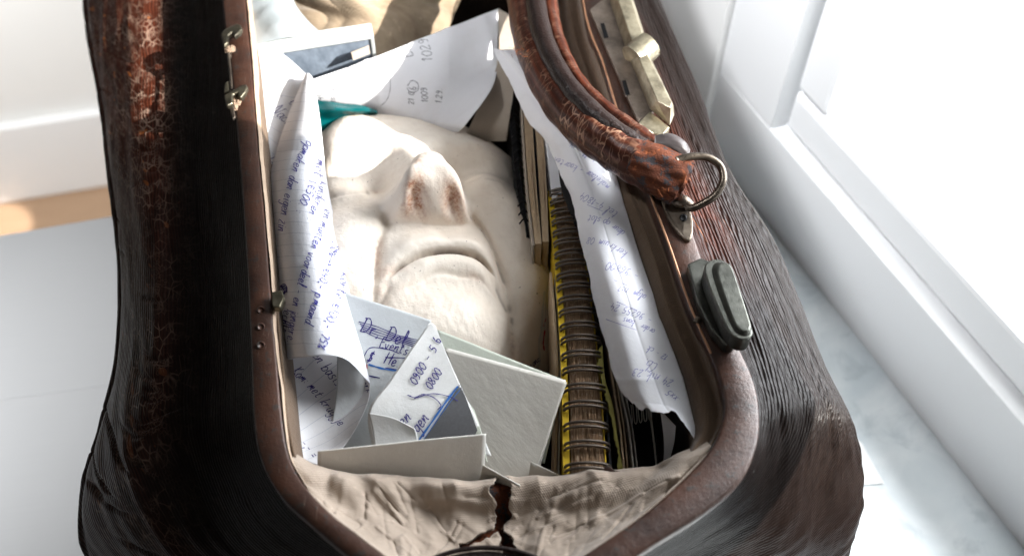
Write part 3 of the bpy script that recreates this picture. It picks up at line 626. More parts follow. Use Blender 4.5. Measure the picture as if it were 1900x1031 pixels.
# tear: remove faces inside a ragged slit, keep a slightly curled edge
px_t = [(932, 893), (928, 920), (934, 950), (924, 975), (938, 990), (944, 1015), (952, 1040), (958, 1075)]
tw = [10, 15, 10, 5, 7, 16, 20, 24]
cen = np.array([P(a, b, .256)[:2] for a, b in px_t]); cwd = np.array(tw)/2750.
Yc = G[..., 1]; order = np.argsort(cen[:, 1])
xc = np.interp(Yc, cen[order, 1], cen[order, 0]); wc = np.interp(Yc, cen[order, 1], cwd[order])*(1+.5*noise2(Yc+.3*G[..., 0], np.sign(G[..., 0]-xc)*.01, 420, 17, 3))
inside = (np.abs(G[..., 0]-xc) < wc) & (Yc < P(930, 893, .262)[1]+.004) & (np.arange(MG)[:, None] > 119)
# second branch of the tear, towards the hinge cover
b0, b1 = P(930, 972, .252)[:2], P(858, 1018, .256)[:2]; d_ = b1-b0; L_ = np.linalg.norm(d_); d_ /= L_
s_ = (G[..., 0]-b0[0])*d_[0]+(G[..., 1]-b0[1])*d_[1]; t_ = -(G[..., 0]-b0[0])*d_[1]+(G[..., 1]-b0[1])*d_[0]
inside |= (s_ > 0) & (s_ < L_) & (np.abs(t_+.0015*noise2(s_, s_*0, 260, 18, 2)) < .0017*(1+.7*noise2(s_, t_, 500, 19, 3))) & (np.arange(MG)[:, None] > 119)
near = np.exp(-((np.abs(G[..., 0]-xc)-wc)/.0035)**2)*(np.arange(MG)[:, None] > 102); G[..., 2] += near*.0016
fc = gfaces(MG, NG); fi = inside.ravel(); keep = ~fi[fc].any(1)
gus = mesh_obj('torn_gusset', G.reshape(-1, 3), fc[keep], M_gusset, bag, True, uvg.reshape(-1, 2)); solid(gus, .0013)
gus['label'] = 'beige twill end lining with a ragged tear'
# leather seen through the tear
G2 = G[::8, ::8].copy(); G2[..., 2] -= .006; grid_obj('torn_backing', G2, M_suede, gus)
# frayed threads along the tear
vs = []
for k in range(45):
    j = rng.rand(); yy = P(930, 895, .262)[1]*(1-j)+P(950, 1045, .25)[1]*j; sgn = rng.choice([-1, 1])
    xx = np.interp(yy, cen[order, 1], cen[order, 0])+sgn*np.interp(yy, cen[order, 1], cwd[order])*1.1
    ii = np.unravel_index(np.argmin((G[119:, :, 0]-xx)**2+(G[119:, :, 1]-yy)**2), G[119:, :, 0].shape); p = G[119+ii[0], ii[1]]
    ll = .0004+.0016*rng.rand()**2; an = rng.randn()*.9
    q = p+np.array([-sgn*ll*cos(an), ll*sin(an), .0006*rng.randn()])
    d3 = np.array([0, .00007, 0]); vs.append((np.array([p-d3, p+d3, q+d3*.4, q-d3*.4])+np.array([0, 0, .0006]), [(0, 1, 2, 3)]))
v_, f_ = join_meshes(vs); tag(mesh_obj('frayed_threads', v_, f_, M_edge, gus), None, kind='stuff')
# semicircular stitched hinge cover
cc = P(900, 1098, .288); arc = [cc+np.array([-.040*cos(a), .0225*sin(a), 0]) for a in np.linspace(-.35, pi+.35, 40)]
hc = prism('hinge_cover', arc, .006, M_strip, bag, .0012, 3)
for k in range(17):
    a = .1+k*(pi-.2)/16; p = cc+np.array([-.0345*cos(a), .0172*sin(a), .0006]); q = cc+np.array([-.0345*cos(a+.11), .0172*sin(a+.11), .0006])
    tube([p, q], .0003, 6, 'stitch', M_thread, hc, res=3)
tube([cc+np.array([-.041*cos(a), .0235*sin(a), .001]) for a in np.linspace(0, pi, 20)], .0014, 10, 'piping', M_strip, hc)

# ---- handle
A = [(950, -260, .304), (960, -100, .312), (968, 0, .314), (985, 90, .315), (1028, 180, .316), (1085, 240, .317), (1150, 285, .319), (1215, 318, .318), (1258, 338, .317)]
ra = [.0105, .0110, .0112, .0112, .0112, .0116, .0122, .0130, .0125]
fnA = lambda s, a: 1+.035*np.sin(s*90+2*np.sin(a))*np.cos(a+1)+.03*np.sin(a*2+s*9)
ho, hcn = tube(V(A), ra, 48, 'handle', M_handle, bag, res=420, flat=1.4, rfun=fnA)
k = 420; sarr = np.repeat(np.linspace(0, 1, k), 48)
sarr = np.concatenate([sarr, [0, 1]])
for nm_, val in (('rib', 1.6+0*sarr), ('wear_and_sun', .55+.45*np.sin(sarr*17)**2), ('crk_and_sun', np.clip(1.1-np.abs(sarr-.62)*2, 0, 1))):
    at = ho.data.attributes.new(nm_, 'FLOAT', 'POINT'); at.data.foreach_set('value', val.astype(np.float32))
B = [(1020, -260, .308), (1012, -100, .311), (1015, 0, .313), (1030, 75, .313), (1068, 150, .313), (1120, 205, .314), (1180, 250, .320), (1230, 285, .318)]
hb, _ = tube(V(B), [.0075, .008, .008, .0075, .0065, .0065, .0065, .006], 32, 'handle_roll', M_handle, ho, res=300, flat=1.35, rfun=fnA)
for nm_, val in (('wear_and_sun', .8), ('crk_and_sun', .35), ('rib', 1.6)):
    at = hb.data.attributes.new(nm_, 'FLOAT', 'POINT'); at.data.foreach_set('value', np.full(len(hb.data.vertices), val, np.float32))
C_ = [(988, -260, .320), (990, -100, .330), (994, 0, .334), (1010, 75, .334), (1050, 152, .333), (1106, 214, .331), (1172, 262, .328), (1235, 298, .322)]
tube(V(C_), [.0078, .0078, .0076, .0073, .0071, .0070, .0068, .0056], 24, 'edge_strip', M_strip, ho, res=300, flat=1.0, rfun=lambda s, a: 1+.03*np.sin(s*21)+.02*np.sin(s*83+2*np.sin(a)))
tube(V([(x+5, y-4, z+.0045) for x, y, z in C_]), [.0030, .0030, .0030, .0029, .0028, .0027, .0026, .0022], 12, 'seam_ridge', M_strip, ho, res=300, flat=.8, rfun=lambda s, a: 1+.12*np.sin(s*90)+.08*np.sin(s*213))
# frayed end of the handle
fr = lambda s, a: 1+.08*np.sin(a*3+s*5)+.05*np.sin(a*7+s*9)+.03*np.sin(a*13-s*12)
eo, _ = tube(V([(1182, 290, .327), (1210, 305, .326), (1240, 322, .323), (1262, 333, .320), (1272, 338, .319)]), [.0137, .0158, .0172, .0178, .0150], 72, 'frayed_end', M_suede, ho, res=90, flat=.72, rfun=fr)
tube(V([(1215, 262, .333), (1240, 262, .334), (1262, 272, .333), (1276, 285, .329)]), [.0042, .0062, .0060, .0035], 20, 'end_flap', simple('blistered_grey_leather', (.04, .034, .034), .4, var=.6, bst=.8), ho, res=40, flat=.6, rfun=fr)
vs = []
for k in range(50):
    c0 = P(962+9*rng.randn(), 92+8*rng.randn(), .3345-.002*rng.rand()) if k < 34 else P(1235+28*rng.randn(), 350+7*rng.randn(), .326)
    d3 = rng.randn(3)*.0018; n3 = rng.randn(3); n3 = np.cross(d3, n3); n3 /= np.linalg.norm(n3); n3 *= .00014
    vs.append((np.array([c0-n3, c0+n3, c0+d3+n3, c0+d3-n3]), [(0, 1, 2, 3)]))
v_, f_ = join_meshes(vs); tag(mesh_obj('loose_fibres', v_, f_, simple('rust_fibre', (.20, .06, .02), .9), ho), None, kind='stuff')

# ---- ring, bracket
ring, _ = tube(V([(1255, 298, .333), (1280, 291, .334), (1312, 292, .333), (1336, 308, .330), (1342, 335, .326), (1327, 362, .321), (1303, 378, .316), (1282, 386, .312), (1268, 376, .311)]), .0026, 16, 'ring', metal_mat('dark_worn_ring_metal', (.11, .09, .07), (.05, .04, .032), .3), bag)
br = prism('ring_bracket', cr(V([(1228, 372, .3035), (1240, 358, .306), (1262, 356, .308), (1276, 366, .308), (1281, 385, .307), (1286, 415, .305), (1284, 440, .3035), (1274, 445, .3030), (1256, 430, .3030), (1240, 405, .3030)]), 40, True), .0035, M_steel, bag, .0011, 3)
ro, _ = tube([P(1268, 404, .3065), P(1268, 404, .3095)], [.0026, .0018], 14, 'rivet', M_black, br)
tube(V([(1255, 372, .309), (1268, 374, .3115), (1283, 382, .3095)]), [.0042, .0045, .003], 16, 'ring_lug', M_steel, br)
# ---- sliding catch on the right bar
bs = prism('catch_base', (V([(1276, 489, .309), (1300, 478, .309), (1318, 484, .309), (1345, 545, .309), (1368, 600, .309), (1374, 625, .309), (1362, 640, .309), (1348, 640, .309), (1322, 612, .309), (1295, 560, .309), (1283, 515, .309)])), .0085, M_gun, bag, .0009, 2)
co = cr(V([(1308, 492, .322), (1318, 482, .322), (1338, 481, .322), (1352, 495, .322), (1375, 552, .322), (1394, 605, .322), (1396, 620, .322), (1386, 629, .322), (1368, 627, .322), (1350, 610, .322), (1325, 555, .322), (1309, 510, .322)]), 60, True)
ctr = co.mean(0); 
prism('catch_slide', co, .0125, M_gun, bs, .0010, 2)
ct = ctr+(co-ctr)*np.array([.62, .84, 1])+np.array([.003, 0, .0022]); cb = ctr+(co-ctr)*np.array([.80, .93, 1])+np.array([.0018, 0, 0])
prism('catch_ridge', ct, 0, M_gun, bs, .0007, 3, bottom=cb)
tube([P(1291, 600, .300), P(1297, 590, .301)], .0022, 12, 'rivet', M_steel, bag)
# ---- lock plate and lock case
lp = prism('lock_plate', V([(1094, 18, .3045), (1130, -60, .3045), (1108, -170, .3045), (1148, -170, .3045), (1186, -60, .3045), (1190, 20, .3045), (1213, 215, .3045), (1184, 227, .3045)][0:1]+[(1122, -4, .3045), (1150, -8, .3045), (1214, 205, .3045), (1184, 226, .3045)]), .0032, M_plate, bag, .0006, 2)
prism('lock_tab', V([(1184, 228, .3055), (1206, 206, .3065), (1243, 236, .3065), (1230, 250, .3055), (1212, 248, .305)]), .005, M_brass, lp, .0007, 2)
for (x, y) in ((1121, 57), (1161, 163)):
    s_ = prism('slot_rim', V([(x-9, y-15, .3049), (x+1, y-16, .3049), (x+10, y+13, .3049), (x-1, y+16, .3049)]), .0008, M_plate, lp, .0002, 1)
    prism('slot', V([(x-7, y-13, .3052), (x, y-14, .3052), (x+8, y+12, .3052), (x, y+14, .3052)]), .0012, M_black, s_, 0)  # opening imitated by a thin dark block, its shade put in the colour
lo = V([(1122, -8, .306), (1162, -60, .306), (1166, -30, .306), (1192, 62, .306), (1222, 100, .306), (1251, 192, .306), (1252, 212, .306), (1244, 234, .306), (1206, 204, .306), (1160, 90, .306)])
lo = V([(1120, -30, .306), (1150, -40, .306), (1172, -10, .306), (1197, 66, .306), (1208, 108, .306), (1250, 196, .306), (1251, 214, .306), (1243, 235, .306), (1205, 203, .306), (1160, 92, .306)])
hi = V([(1136, -30, .3185), (1150, -38, .3185), (1168, -12, .3185), (1193, 64, .3185), (1204, 106, .3185), (1244, 184, .3185), (1247, 191, .3185), (1245, 200, .3185), (1219, 187, .3185), (1177, 90, .3185)])
lc = prism('lock_case', hi, 0, M_brass, lp, .0009, 3, bottom=lo)
kb, _ = tube([P(1175, 110, .311), P(1196, 92, .314), P(1206, 84, .3155)], [.0108, .0110, .0106], 36, 'key_barrel', M_brass, lc, res=12)
bevel(kb, .0012, 3)
e = P(1206, 84, .3155); ax = P(1206, 84, .3155)-P(1196, 92, .314); ax /= np.linalg.norm(ax)
tube([e+ax*.0002, e+ax*.0009], [.0066, .0066], 30, 'keyhole_plate', M_plate, kb, res=3)
tube([P(1214, 76, .3185), P(1224, 92, .3140)], .0013, 8, 'keyhole', M_black, kb)
tube([e+ax*.0008, e+ax*.0040], [.0020, .0026], 16, 'lock_pin', M_steel, kb, res=4)
# ---- clasp hooks on the left bar
def glue(c, m, par, sx, sy, seed):
    n = 40; aa_ = np.linspace(0, pi, n); bb = np.linspace(0, 2*pi, n); A2, B2 = np.meshgrid(aa_, bb, indexing='ij')
    rr = 1+.30*noise2(A2*2, np.cos(B2)*2, 2.2, seed, 4)+.12*noise2(A2*9, np.cos(B2)*9+np.sin(B2)*4, 1.5, seed+1, 2)
    Gg = np.stack([np.sin(A2)*np.cos(B2)*sx*rr, np.sin(A2)*np.sin(B2)*sy*rr, np.cos(A2)*.0022*rr], -1)+c
    grid_obj('glue_lump', Gg, m, par)
h1 = prism('hook', V([(409, 63, .3085), (414, 55, .3085), (428, 48, .3085), (441, 43, .3085), (448, 47, .3085), (449, 54, .3085), (442, 62, .3085), (434, 68, .3085), (430, 60, .3085), (423, 66, .3085), (423, 79, .3085), (415, 85, .3085)]), .0045, M_hook, bag, .0013, 3)
glue(P(424, 93, .3035), M_glue, h1, .0030, .0036, 200); glue(P(431, 91, .302), M_glue, h1, .0022, .0030, 207)
prism('hook_tail', V([(416, 84, .3055), (428, 84, .3055), (429, 104, .303), (422, 105, .303)]), .0030, M_steel, h1, .0008, 2)
tube(V([(424, 100, .303), (427, 130, .303), (430, 168, .304)]), .0011, 8, 'rod', M_steel, h1)
h2 = prism('hook', V([(415, 176, .3080), (432, 167, .3085), (446, 158, .3085), (455, 155, .3085), (460, 160, .3085), (456, 170, .3085), (447, 181, .3085), (441, 178, .3085), (441, 171, .3085), (432, 174, .3085), (432, 191, .3075), (420, 197, .3075)]), .0045, M_hook, bag, .0013, 3)
prism('hook_tail', V([(415, 172, .304), (417, 153, .304), (424, 149, .304), (426, 168, .304)]), .0030, M_hook, h2, .0009, 2)
glue(P(439, 188, .3030), M_glue, h2, .0030, .0044, 203); glue(P(436, 198, .302), M_glue, h2, .0022, .0036, 205)
prism('tail', V([(424, 196, .3045), (433, 194, .3045), (437, 216, .3015), (432, 222, .3010)]), .0024, M_steel, h2, .0007, 2)
prism('bar_latch', V([(503, 541, .3055), (523, 537, .3055), (528, 552, .3055), (520, 570, .3050), (505, 568, .3055)]), .006, M_hook, bag, .0009, 2)
for y in (575, 606, 640): tube([P(484, y, .3005), P(484, y, .3018)], [.0026, .0019], 14, 'rivet', M_frame, bag)

# ================================================================== plaster face mask
def gs(x, w): return np.exp(-(x/w)**2)
def sst(x, a, b): t = np.clip((x-a)/(b-a), 0, 1); return t*t*(3-2*t)
NM = 520
aa = np.sin(np.linspace(-1, 1, NM)*pi/2*.92)/np.sin(pi/2*.92)
A_, B_ = np.meshgrid(aa, aa)
X = 8.0*A_*np.sqrt(1-B_**2/2); Y = 1.2+10.8*B_*np.sqrt(1-A_**2/2)
q = np.clip((A_**2+B_**2-A_**2*B_**2), 0, 1)
Z = 6.5*(1-q**1.75)**.56
Z = Z-.0
ax_ = np.abs(X)
# brow, temples, sockets, lids
Z += .55*gs(Y-5.9, 1.0)*gs(X, 5.0)*(1-.35*gs(X, 1.0))
Z -= .9*gs(ax_-6.6, 1.5)*gs(Y-4.2, 1.5)
Z -= 1.55*gs(ax_-2.9, 1.75)*gs(Y-3.8, 1.15)
Z -= .5*gs(ax_-1.7, .6)*gs(Y-3.6, .7)
Z += 1.35*gs(ax_-3.3, 1.25)*gs(Y-3.6, .72)
Z -= .16*gs(Y-3.35-.04*(ax_-3.3)**2, .12)*gs(ax_-3.3, 1.2)
# cheeks
Z += .75*gs(ax_-4.4, 1.8)*gs(Y-.6, 1.8)+.55*gs(ax_-5.6, 1.6)*gs(Y+1.6, 3.2)
Z += .5*gs(ax_-5.0, 1.6)*gs(Y+2.4, 2.0)
# nose
hN = np.interp(Y, [-.6, -.1, .35, .8, 1.35, 2.2, 3.4, 4.6, 5.6, 6.6], [0, .25, 1.5, 2.55, 2.95, 2.75, 1.85, 1.15, .5, 0])
hN = sum(np.interp(Y+d, [-.6, -.1, .35, .8, 1.35, 2.2, 3.4, 4.6, 5.6, 6.6], [0, .25, 1.5, 2.55, 2.95, 2.75, 1.85, 1.15, .5, 0]) for d in (-.12, 0, .12))/3
wN = np.interp(Y, [-.5, 1.2, 2.2, 3.6, 5.0, 6.5], [1.6, 1.75, 1.6, 1.05, 1.0, 1.4])
Z += hN*1.12*np.exp(-(ax_/wN)**3.4)
al = gs(ax_-1.45, .62)*(sst(Y, -.15, .45)*(1-sst(Y, 1.0, 2.1)))
Z += .9*al
Z -= .35*gs(ax_-2.25, .35)*gs(Y-.5, .8)
# philtrum and lips, corners pulled down
ym = -1.95-.072*ax_**2*(1-.02*ax_)
lipw = sst(3.6-ax_, 0, 2.2)
Z += .55*gs(Y-ym-.55, .5)*lipw
Z += .15*gs(Y-ym-1.1, .5)*gs(X, 2.6)
Z -= .22*gs(X, .38)*gs(Y+1.0, .55)
mouth = gs(Y-ym, .10)*sst(3.15-ax_, 0, 1.3)
Z -= .66*mouth
Z += .24*gs(Y-ym+.5, .36)*sst(2.7-ax_, 0, 1.6)
Z -= .12*gs(Y-ym+.95+.06*np.sin(X*3), .10)*gs(X, 2.0)
Z -= .30*gs(Y-ym+1.4, .6)*gs(X, 2.4)
Z += .5*gs(X, 3.2)*gs(Y+5.0, 1.5)
# folds from the nose past the mouth corners to the jaw
def seg(ax0, ay0, bx, by):
    d = np.array([bx-ax0, by-ay0]); L = np.hypot(*d); d /= L
    s_ = np.clip((ax_-ax0)*d[0]+(Y-ay0)*d[1], 0, L); return np.hypot(ax_-ax0-s_*d[0], Y-ay0-s_*d[1])
dd = np.minimum.reduce([seg(2.2, .4, 3.1, -1.0), seg(3.1, -1.0, 3.7, -2.7), seg(3.7, -2.7, 3.9, -4.2), seg(3.9, -4.2, 3.6, -6.4)])
Z -= .26*gs(dd, .26)*(1-.4*sst(-Y, 3, 6)); Z -= .08*gs(dd, .8)
dd2 = seg(3.0, -3.1, 3.6, -3.9); Z -= .16*gs(dd2, .3)
# plaster unevenness
Z += .05*noise2(X, Y, 1.6, 31, 3)+.018*noise2(X, Y, 7, 32, 3)
rim = 1-sst(q, .985, 1.0)
Pm = np.stack([X, Y, Z], -1)
# hollow a little at the plugged nostrils (underside of the nose)
nd = gs(ax_-.92, .42)*gs(Y-.42, .26); Pm[..., 1] += .42*nd; Pm[..., 2] -= .1*nd
def rotm(a, b, c):
    Xr = np.array([[1, 0, 0], [0, cos(a), -sin(a)], [0, sin(a), cos(a)]]); Yr = np.array([[cos(b), 0, sin(b)], [0, 1, 0], [-sin(b), 0, cos(b)]]); Zr = np.array([[cos(c), -sin(c), 0], [sin(c), cos(c), 0], [0, 0, 1]])
    return Zr@Xr@Yr
MR = rotm(.0784401, .14463637, .22002114); MT = np.array([-.07246883, .08303025, .1652071]); MS = 1.46325793
def face2world(p): return (np.asarray(p)*.01*MS)@MR.T+MT
# sculpting correction: landmark (face cm) -> photo pixel it should show at
def proj(p):
    d = p-CAM; t = d@WV; return np.stack([950+F*(d@RV)/t, 515.5-F*(d@UV_)/t], -1), t
LM = [((0, 1.45), (797, 282)), ((0, -.15), (810, 415)), ((0, -1.95), (829, 473)), ((-2.6, -2.45), (730, 508)), ((2.3, -2.35), (905, 500)), ((-3.6, -2.9), (699, 540)), ((3.5, -2.85), (930, 535)),
      ((-1.75, 3.7), (694, 352)), ((-3.3, 3.9), (648, 350)), ((0, -5.0), (838, 590)), ((3.8, -6.0), (955, 655)), ((0, 9.5), (770, 212)), ((4.5, 8.0), (905, 262)), ((-5, 7.5), (610, 235)), ((6.9, 4.2), (985, 395)), ((6.8, -1.5), (1022, 505)),
      ((6.4, -4.5), (1022, 610)), ((4.5, .5), (935, 400)), ((-4.5, 0), (640, 440)), ((-1.15, .45), (765, 372)), ((1.1, .45), (846, 380)), ((2.2, .6), (872, 395)), ((-2.3, .6), (714, 402)), ((-1.75, .4), (737, 382)), ((0, 3.5), (790, 300)), ((7.7, -2), (1033, 560)), ((7.7, 1.6), (1016, 470)), ((7.6, 4.6), (992, 405)), ((7.2, -5.6), (1022, 690))]
idx = [np.unravel_index(np.argmin((X-a)**2+(Y-b)**2), X.shape) for (a, b), _ in LM]
Wm = face2world(Pm); cp = np.array([Wm[i] for i in idx]); pr, tt_ = proj(cp); tgt = np.array([t for _, t in LM], float)
res = (tgt-pr)*(tt_[:, None]/F)                        # metres along camera right / -up
cpf = np.array([Pm[i]*np.array([1, 1, .7]) for i in idx])
def kern(a, b): return np.exp(-((a[..., None, :]-b)**2).sum(-1)/(2*1.9**2))
Kc = kern(cpf, cpf)+np.eye(len(cpf))*.06; wt = np.linalg.solve(Kc, res)
Pf = (Pm*np.array([1, 1, .7])).reshape(-1, 3); sh = np.concatenate([kern(Pf[i:i+20000], cpf)@wt for i in range(0, len(Pf), 20000)])
print('mask residual px', np.abs(tgt-pr).mean(), np.round(tgt-pr).tolist())
Wm = Wm.reshape(-1, 3)+sh[:, :1]*RV-sh[:, 1:]*UV_
Wm = Wm.reshape(NM, NM, 3)+(.0095*sst(X, 3.2, 7.2)*(1-.45*sst(Y, 1.5, 5)))[..., None]*RV
# colour marks: rusty plugged nostrils, pink lip corners, yellow cheek edge
rn = noise2(X, Y, 5, 41, 4); rn2 = noise2(X, Y, 2.2, 42, 3)
rust_tan = (gs(ax_-.98, .62)*gs(Y-.44, .40))*1.15*sst(rn, -.9, .5)+.55*gs(X+.5, .35)*gs(Y-1.2, .35)*sst(rn, 0, .5)+.35*gs(X+.1, .5)*gs(Y-1.9, .25)*sst(rn, .2, .6)
rust_tan += .35*gs(X+2.9, .9)*gs(Y+2.7, .7)*sst(rn, -.5, 1)+.30*gs(Y-ym+.9, .16)*gs(X, 2.4)*sst(rn2, -.5, .8)+.25*gs(dd, .35)*sst(rn2, 0, 1)+.3*gs(ax_-1.9, .4)*gs(Y-3.6, .5)*sst(rn, -.2, .8)+.22*gs(X+4.2, 1.0)*gs(Y+1.5, .8)*sst(rn2, 0, 1)
rust_tan *= 1.7; rust_tan += .22*gs(X-4, 2)*gs(Y-5, 2.2)*sst(rn2, .1, 1)  # rusty nostrils plus tan lips, folds, eye corners and right temple
yel = gs(X-6.9, .8)*gs(Y+2.6, 1.2)
dark_tint = 1.0*mouth*sst(3.3-ax_, 0, 1)*sst(rn, -.9, .5)+.55*gs(dd, .10)*sst(rn, -.2, .8)+.5*gs(dd2, .12)+.4*gs(ax_-2.2, .12)*gs(Y-3.5, .25)  # darker in the mouth line, folds and inner eye corners
def plaster_mat():
    t = NT('old_white_plaster'); v = t.obj(); n = t.noise(v, 14, 4, .5); n2 = t.noise(v, 260, 5, .65); n3 = t.noise(v, 900, 3, .6); n4 = t.noise(v, 130, 4, .6)
    c = t.mix(t.ramp(n, [(.35, 0), (.72, 1)]), (.83, .755, .665), (.74, .64, .54))
    c = t.mix(t.math('MULTIPLY', t.attr('rust_tan'), t.ramp(n2, [(.3, .5), (.6, 1)])), c, t.mix(t.ramp(t.noise(v, 420, 4, .75), [(.42, 0), (.58, 1)]), (.36, .12, .055), (.62, .42, .29)))
    c = t.mix(t.attr('yellow'), c, (.62, .45, .10)); c = t.mix(t.attr('dark_tint'), c, (.12, .08, .055))
    c = t.mix(t.ramp(t.noise(v, 420, 2), [(.735, 0), (.75, .8)]), c, (.18, .12, .09))
    c = t.mix(t.math('MULTIPLY', t.ramp(n4, [(.5, 0), (.68, 1)]), .14), c, (.50, .37, .27))
    t.set(col=c, rough=t.math('MULTIPLY_ADD', n, .3, .42), spec=.4, normal=t.bump(n3, .35, .0004, t.bump(n2, .4, .0011))); return t.m
msk = grid_obj('face_mask', Wm, plaster_mat(), None, uv=np.stack([X, Y], -1)*.0146, attr={'rust_tan': np.clip(rust_tan, 0, 1), 'yellow': np.clip(yel, 0, 1), 'dark_tint': np.clip(dark_tint, 0, 1)})
solid(msk, .004, -1 if False else 1)
tag(msk, 'large white plaster cast of a face lying among papers inside the open bag', 'mask')
sh_ = Sheet([msk], .0005)
sh_.stroke([(1010, 540), (1006, 575), (1004, 610), (999, 640), (1000, 672), (990, 690)], M_card, .0011)
sh_.stroke([(1016, 520), (1012, 560), (1010, 600), (1004, 640)], M_card, .0006)
sh_.text('ranc', [(985, 682), (1012, 660)], 6, M_inkd, .0003)
sh_.stroke([(1010, 612), (1007, 635), (1009, 650)], M_red, .0008); sh_.stroke([(1012, 590), (1008, 605)], M_red, .0005)
sh_.build('torn_label', msk)

# ================================================================== papers and cards
def pt(rows, nv=60, nu=60): return net(rows, nv, nu)
def crumple(G, amp, sc, seed):
    uvg = guv(G); G[..., 2] += noise2(uvg[..., 0], uvg[..., 1], sc, seed, 3)*amp; return G
def creases(G, fr, amp, seed=0, axis=0):
    rr = np.random.RandomState(seed); n0, n1 = G.shape[:2]; a = np.linspace(0, 1, n0)[:, None]; b = np.linspace(0, 1, n1)[None, :]
    for f in fr:
        sl = rr.rand()*.16-.08; d = (a-f-sl*(b-.5)) if axis == 0 else (b-f-sl*(a-.5))
        G[..., 2] += amp*(rr.rand()*.6+.6)*rr.choice([-1, 1])*np.exp(-np.abs(d)/.018)
    return G
def top(name, label, cat, group=None): e = empty(name, (0, 0, 0)); return tag(e, label, cat, group)
# --- rolled lined letter on the left
let = top('rolled_letter', 'lined letter with blue handwriting curled into a cone beside the left bar', 'letter')
GA = pt([[(566, 140, .284), (570, 136, .288), (575, 138, .287), (581, 146, .280)],
         [(536, 212, .281), (556, 204, .291), (578, 206, .292), (593, 216, .273)],
         [(512, 285, .279), (545, 275, .294), (578, 276, .294), (601, 290, .270)],
         [(498, 350, .278), (535, 342, .297), (578, 340, .298), (609, 350, .266)],
         [(504, 480, .277), (550, 480, .300), (600, 476, .300), (638, 490, .262)],
         [(514, 590, .276), (560, 585, .301), (618, 582, .300), (662, 602, .258)],
         [(524, 668, .274), (572, 662, .301), (638, 664, .299), (687, 712, .254)]], 120, 70)
creases(GA, (.35, .68), .0008, 10)
oA = grid_obj('curled_front', crumple(GA, .0007, 60, 51), M_lined, let, t=.00018)
GBk = pt([[(528, 640, .258), (580, 640, .246), (640, 648, .242), (687, 700, .2535)],
          [(530, 720, .258), (582, 725, .242), (642, 730, .240), (683, 745, .250)],
          [(531, 790, .260), (575, 800, .246), (620, 805, .246), (654, 806, .252)],
          [(534, 838, .262), (556, 850, .254), (582, 860, .253), (606, 868, .253)]], 60, 60)
lin = lambda a, b, n, m_: np.stack(np.broadcast_arrays((np.linspace(0, 1, m_)*a)[None], (np.linspace(0, 1, n)*b)[:, None]), -1)
oB = grid_obj('curled_back', crumple(GBk, .0005, 70, 52), M_lined2, let, t=.00018, uv=lin(.055, .075, 60, 60))
GC = pt([[(466, 64, .286), (500, 84, .284), (535, 108, .281), (569, 138, .279)], [(474, 130, .284), (500, 140, .280), (530, 155, .278), (562, 178, .276)],
         [(484, 230, .281), (505, 235, .277), (530, 240, .274), (552, 250, .270)], [(494, 380, .277), (505, 385, .270), (522, 390, .268), (540, 395, .265)],
         [(505, 560, .272), (520, 560, .262), (540, 560, .256), (560, 560, .252)], [(520, 780, .266), (530, 780, .255), (540, 780, .25), (550, 780, .246)]], 90, 50)
oC = grid_obj('flat_back', crumple(GC, .0006, 50, 53), M_lined2, let, t=.00018)
s1 = Sheet([oA], .0005); I_ = M_ink
s1.text('um opmaken dan eigen zin', [(588, 240), (570, 262), (548, 300), (532, 350), (518, 415), (510, 480), (513, 520)], 9.5, I_)
s1.text('met (€500. :', [(588, 296), (578, 333), (562, 365), (546, 397)], 10.5, I_)
s1.text('kinderen :', [(594, 336), (585, 368), (570, 402)], 9, I_)
s1.text('en munten voordeel - en jongere.', [(602, 388), (592, 420), (577, 458), (558, 510), (543, 570), (532, 645)], 9, I_)
s1.text('20% > €40,- p.maand.', [(616, 448), (600, 500), (580, 560), (563, 610), (550, 660)], 9.5, I_)
s1.text('korte €100,- 75%', [(634, 505), (620, 555), (602, 605), (586, 658)], 10.5, I_)
s1.text('echte', [(528, 575), (522, 610), (526, 640)], 9, M_inkd)
for j in range(5): s1.stroke([(520+j, 532), (528, 527+j*3), (534, 534+j*2), (529, 545-j), (521, 548), (524, 536)], M_inkd, .0003)
s1.stroke([(628, 462), (618, 468), (612, 482), (613, 495)], I_)
s1.build('handwriting', oA)
s2 = Sheet([oB])
s2.text('een basis !', [(572, 650), (596, 684), (632, 724)], 11, M_inkd, slant=.3)
s2.text('Kom: met kruggje', [(540, 690), (575, 724), (625, 785)], 9.5, M_inkd, slant=.4)
s2.text('net netwerk', [(625, 672), (655, 690), (682, 728)], 8, M_inkd, slant=.3)
s2.text('zon -,- =', [(533, 800), (560, 826), (588, 858)], 9, M_inkd, slant=.3)
s2.build('handwriting', oB)
s3 = Sheet([oC])
s3.text('. la', [(520, 178), (535, 192), (552, 207)], 15, M_inkd, slant=.5); s3.text('Nach', [(503, 205), (520, 222), (545, 246)], 11, M_inkd, slant=.4)
s3.text('Id.', [(490, 300), (512, 322)], 10, M_inkd, slant=.4); s3.build('handwriting', oC)
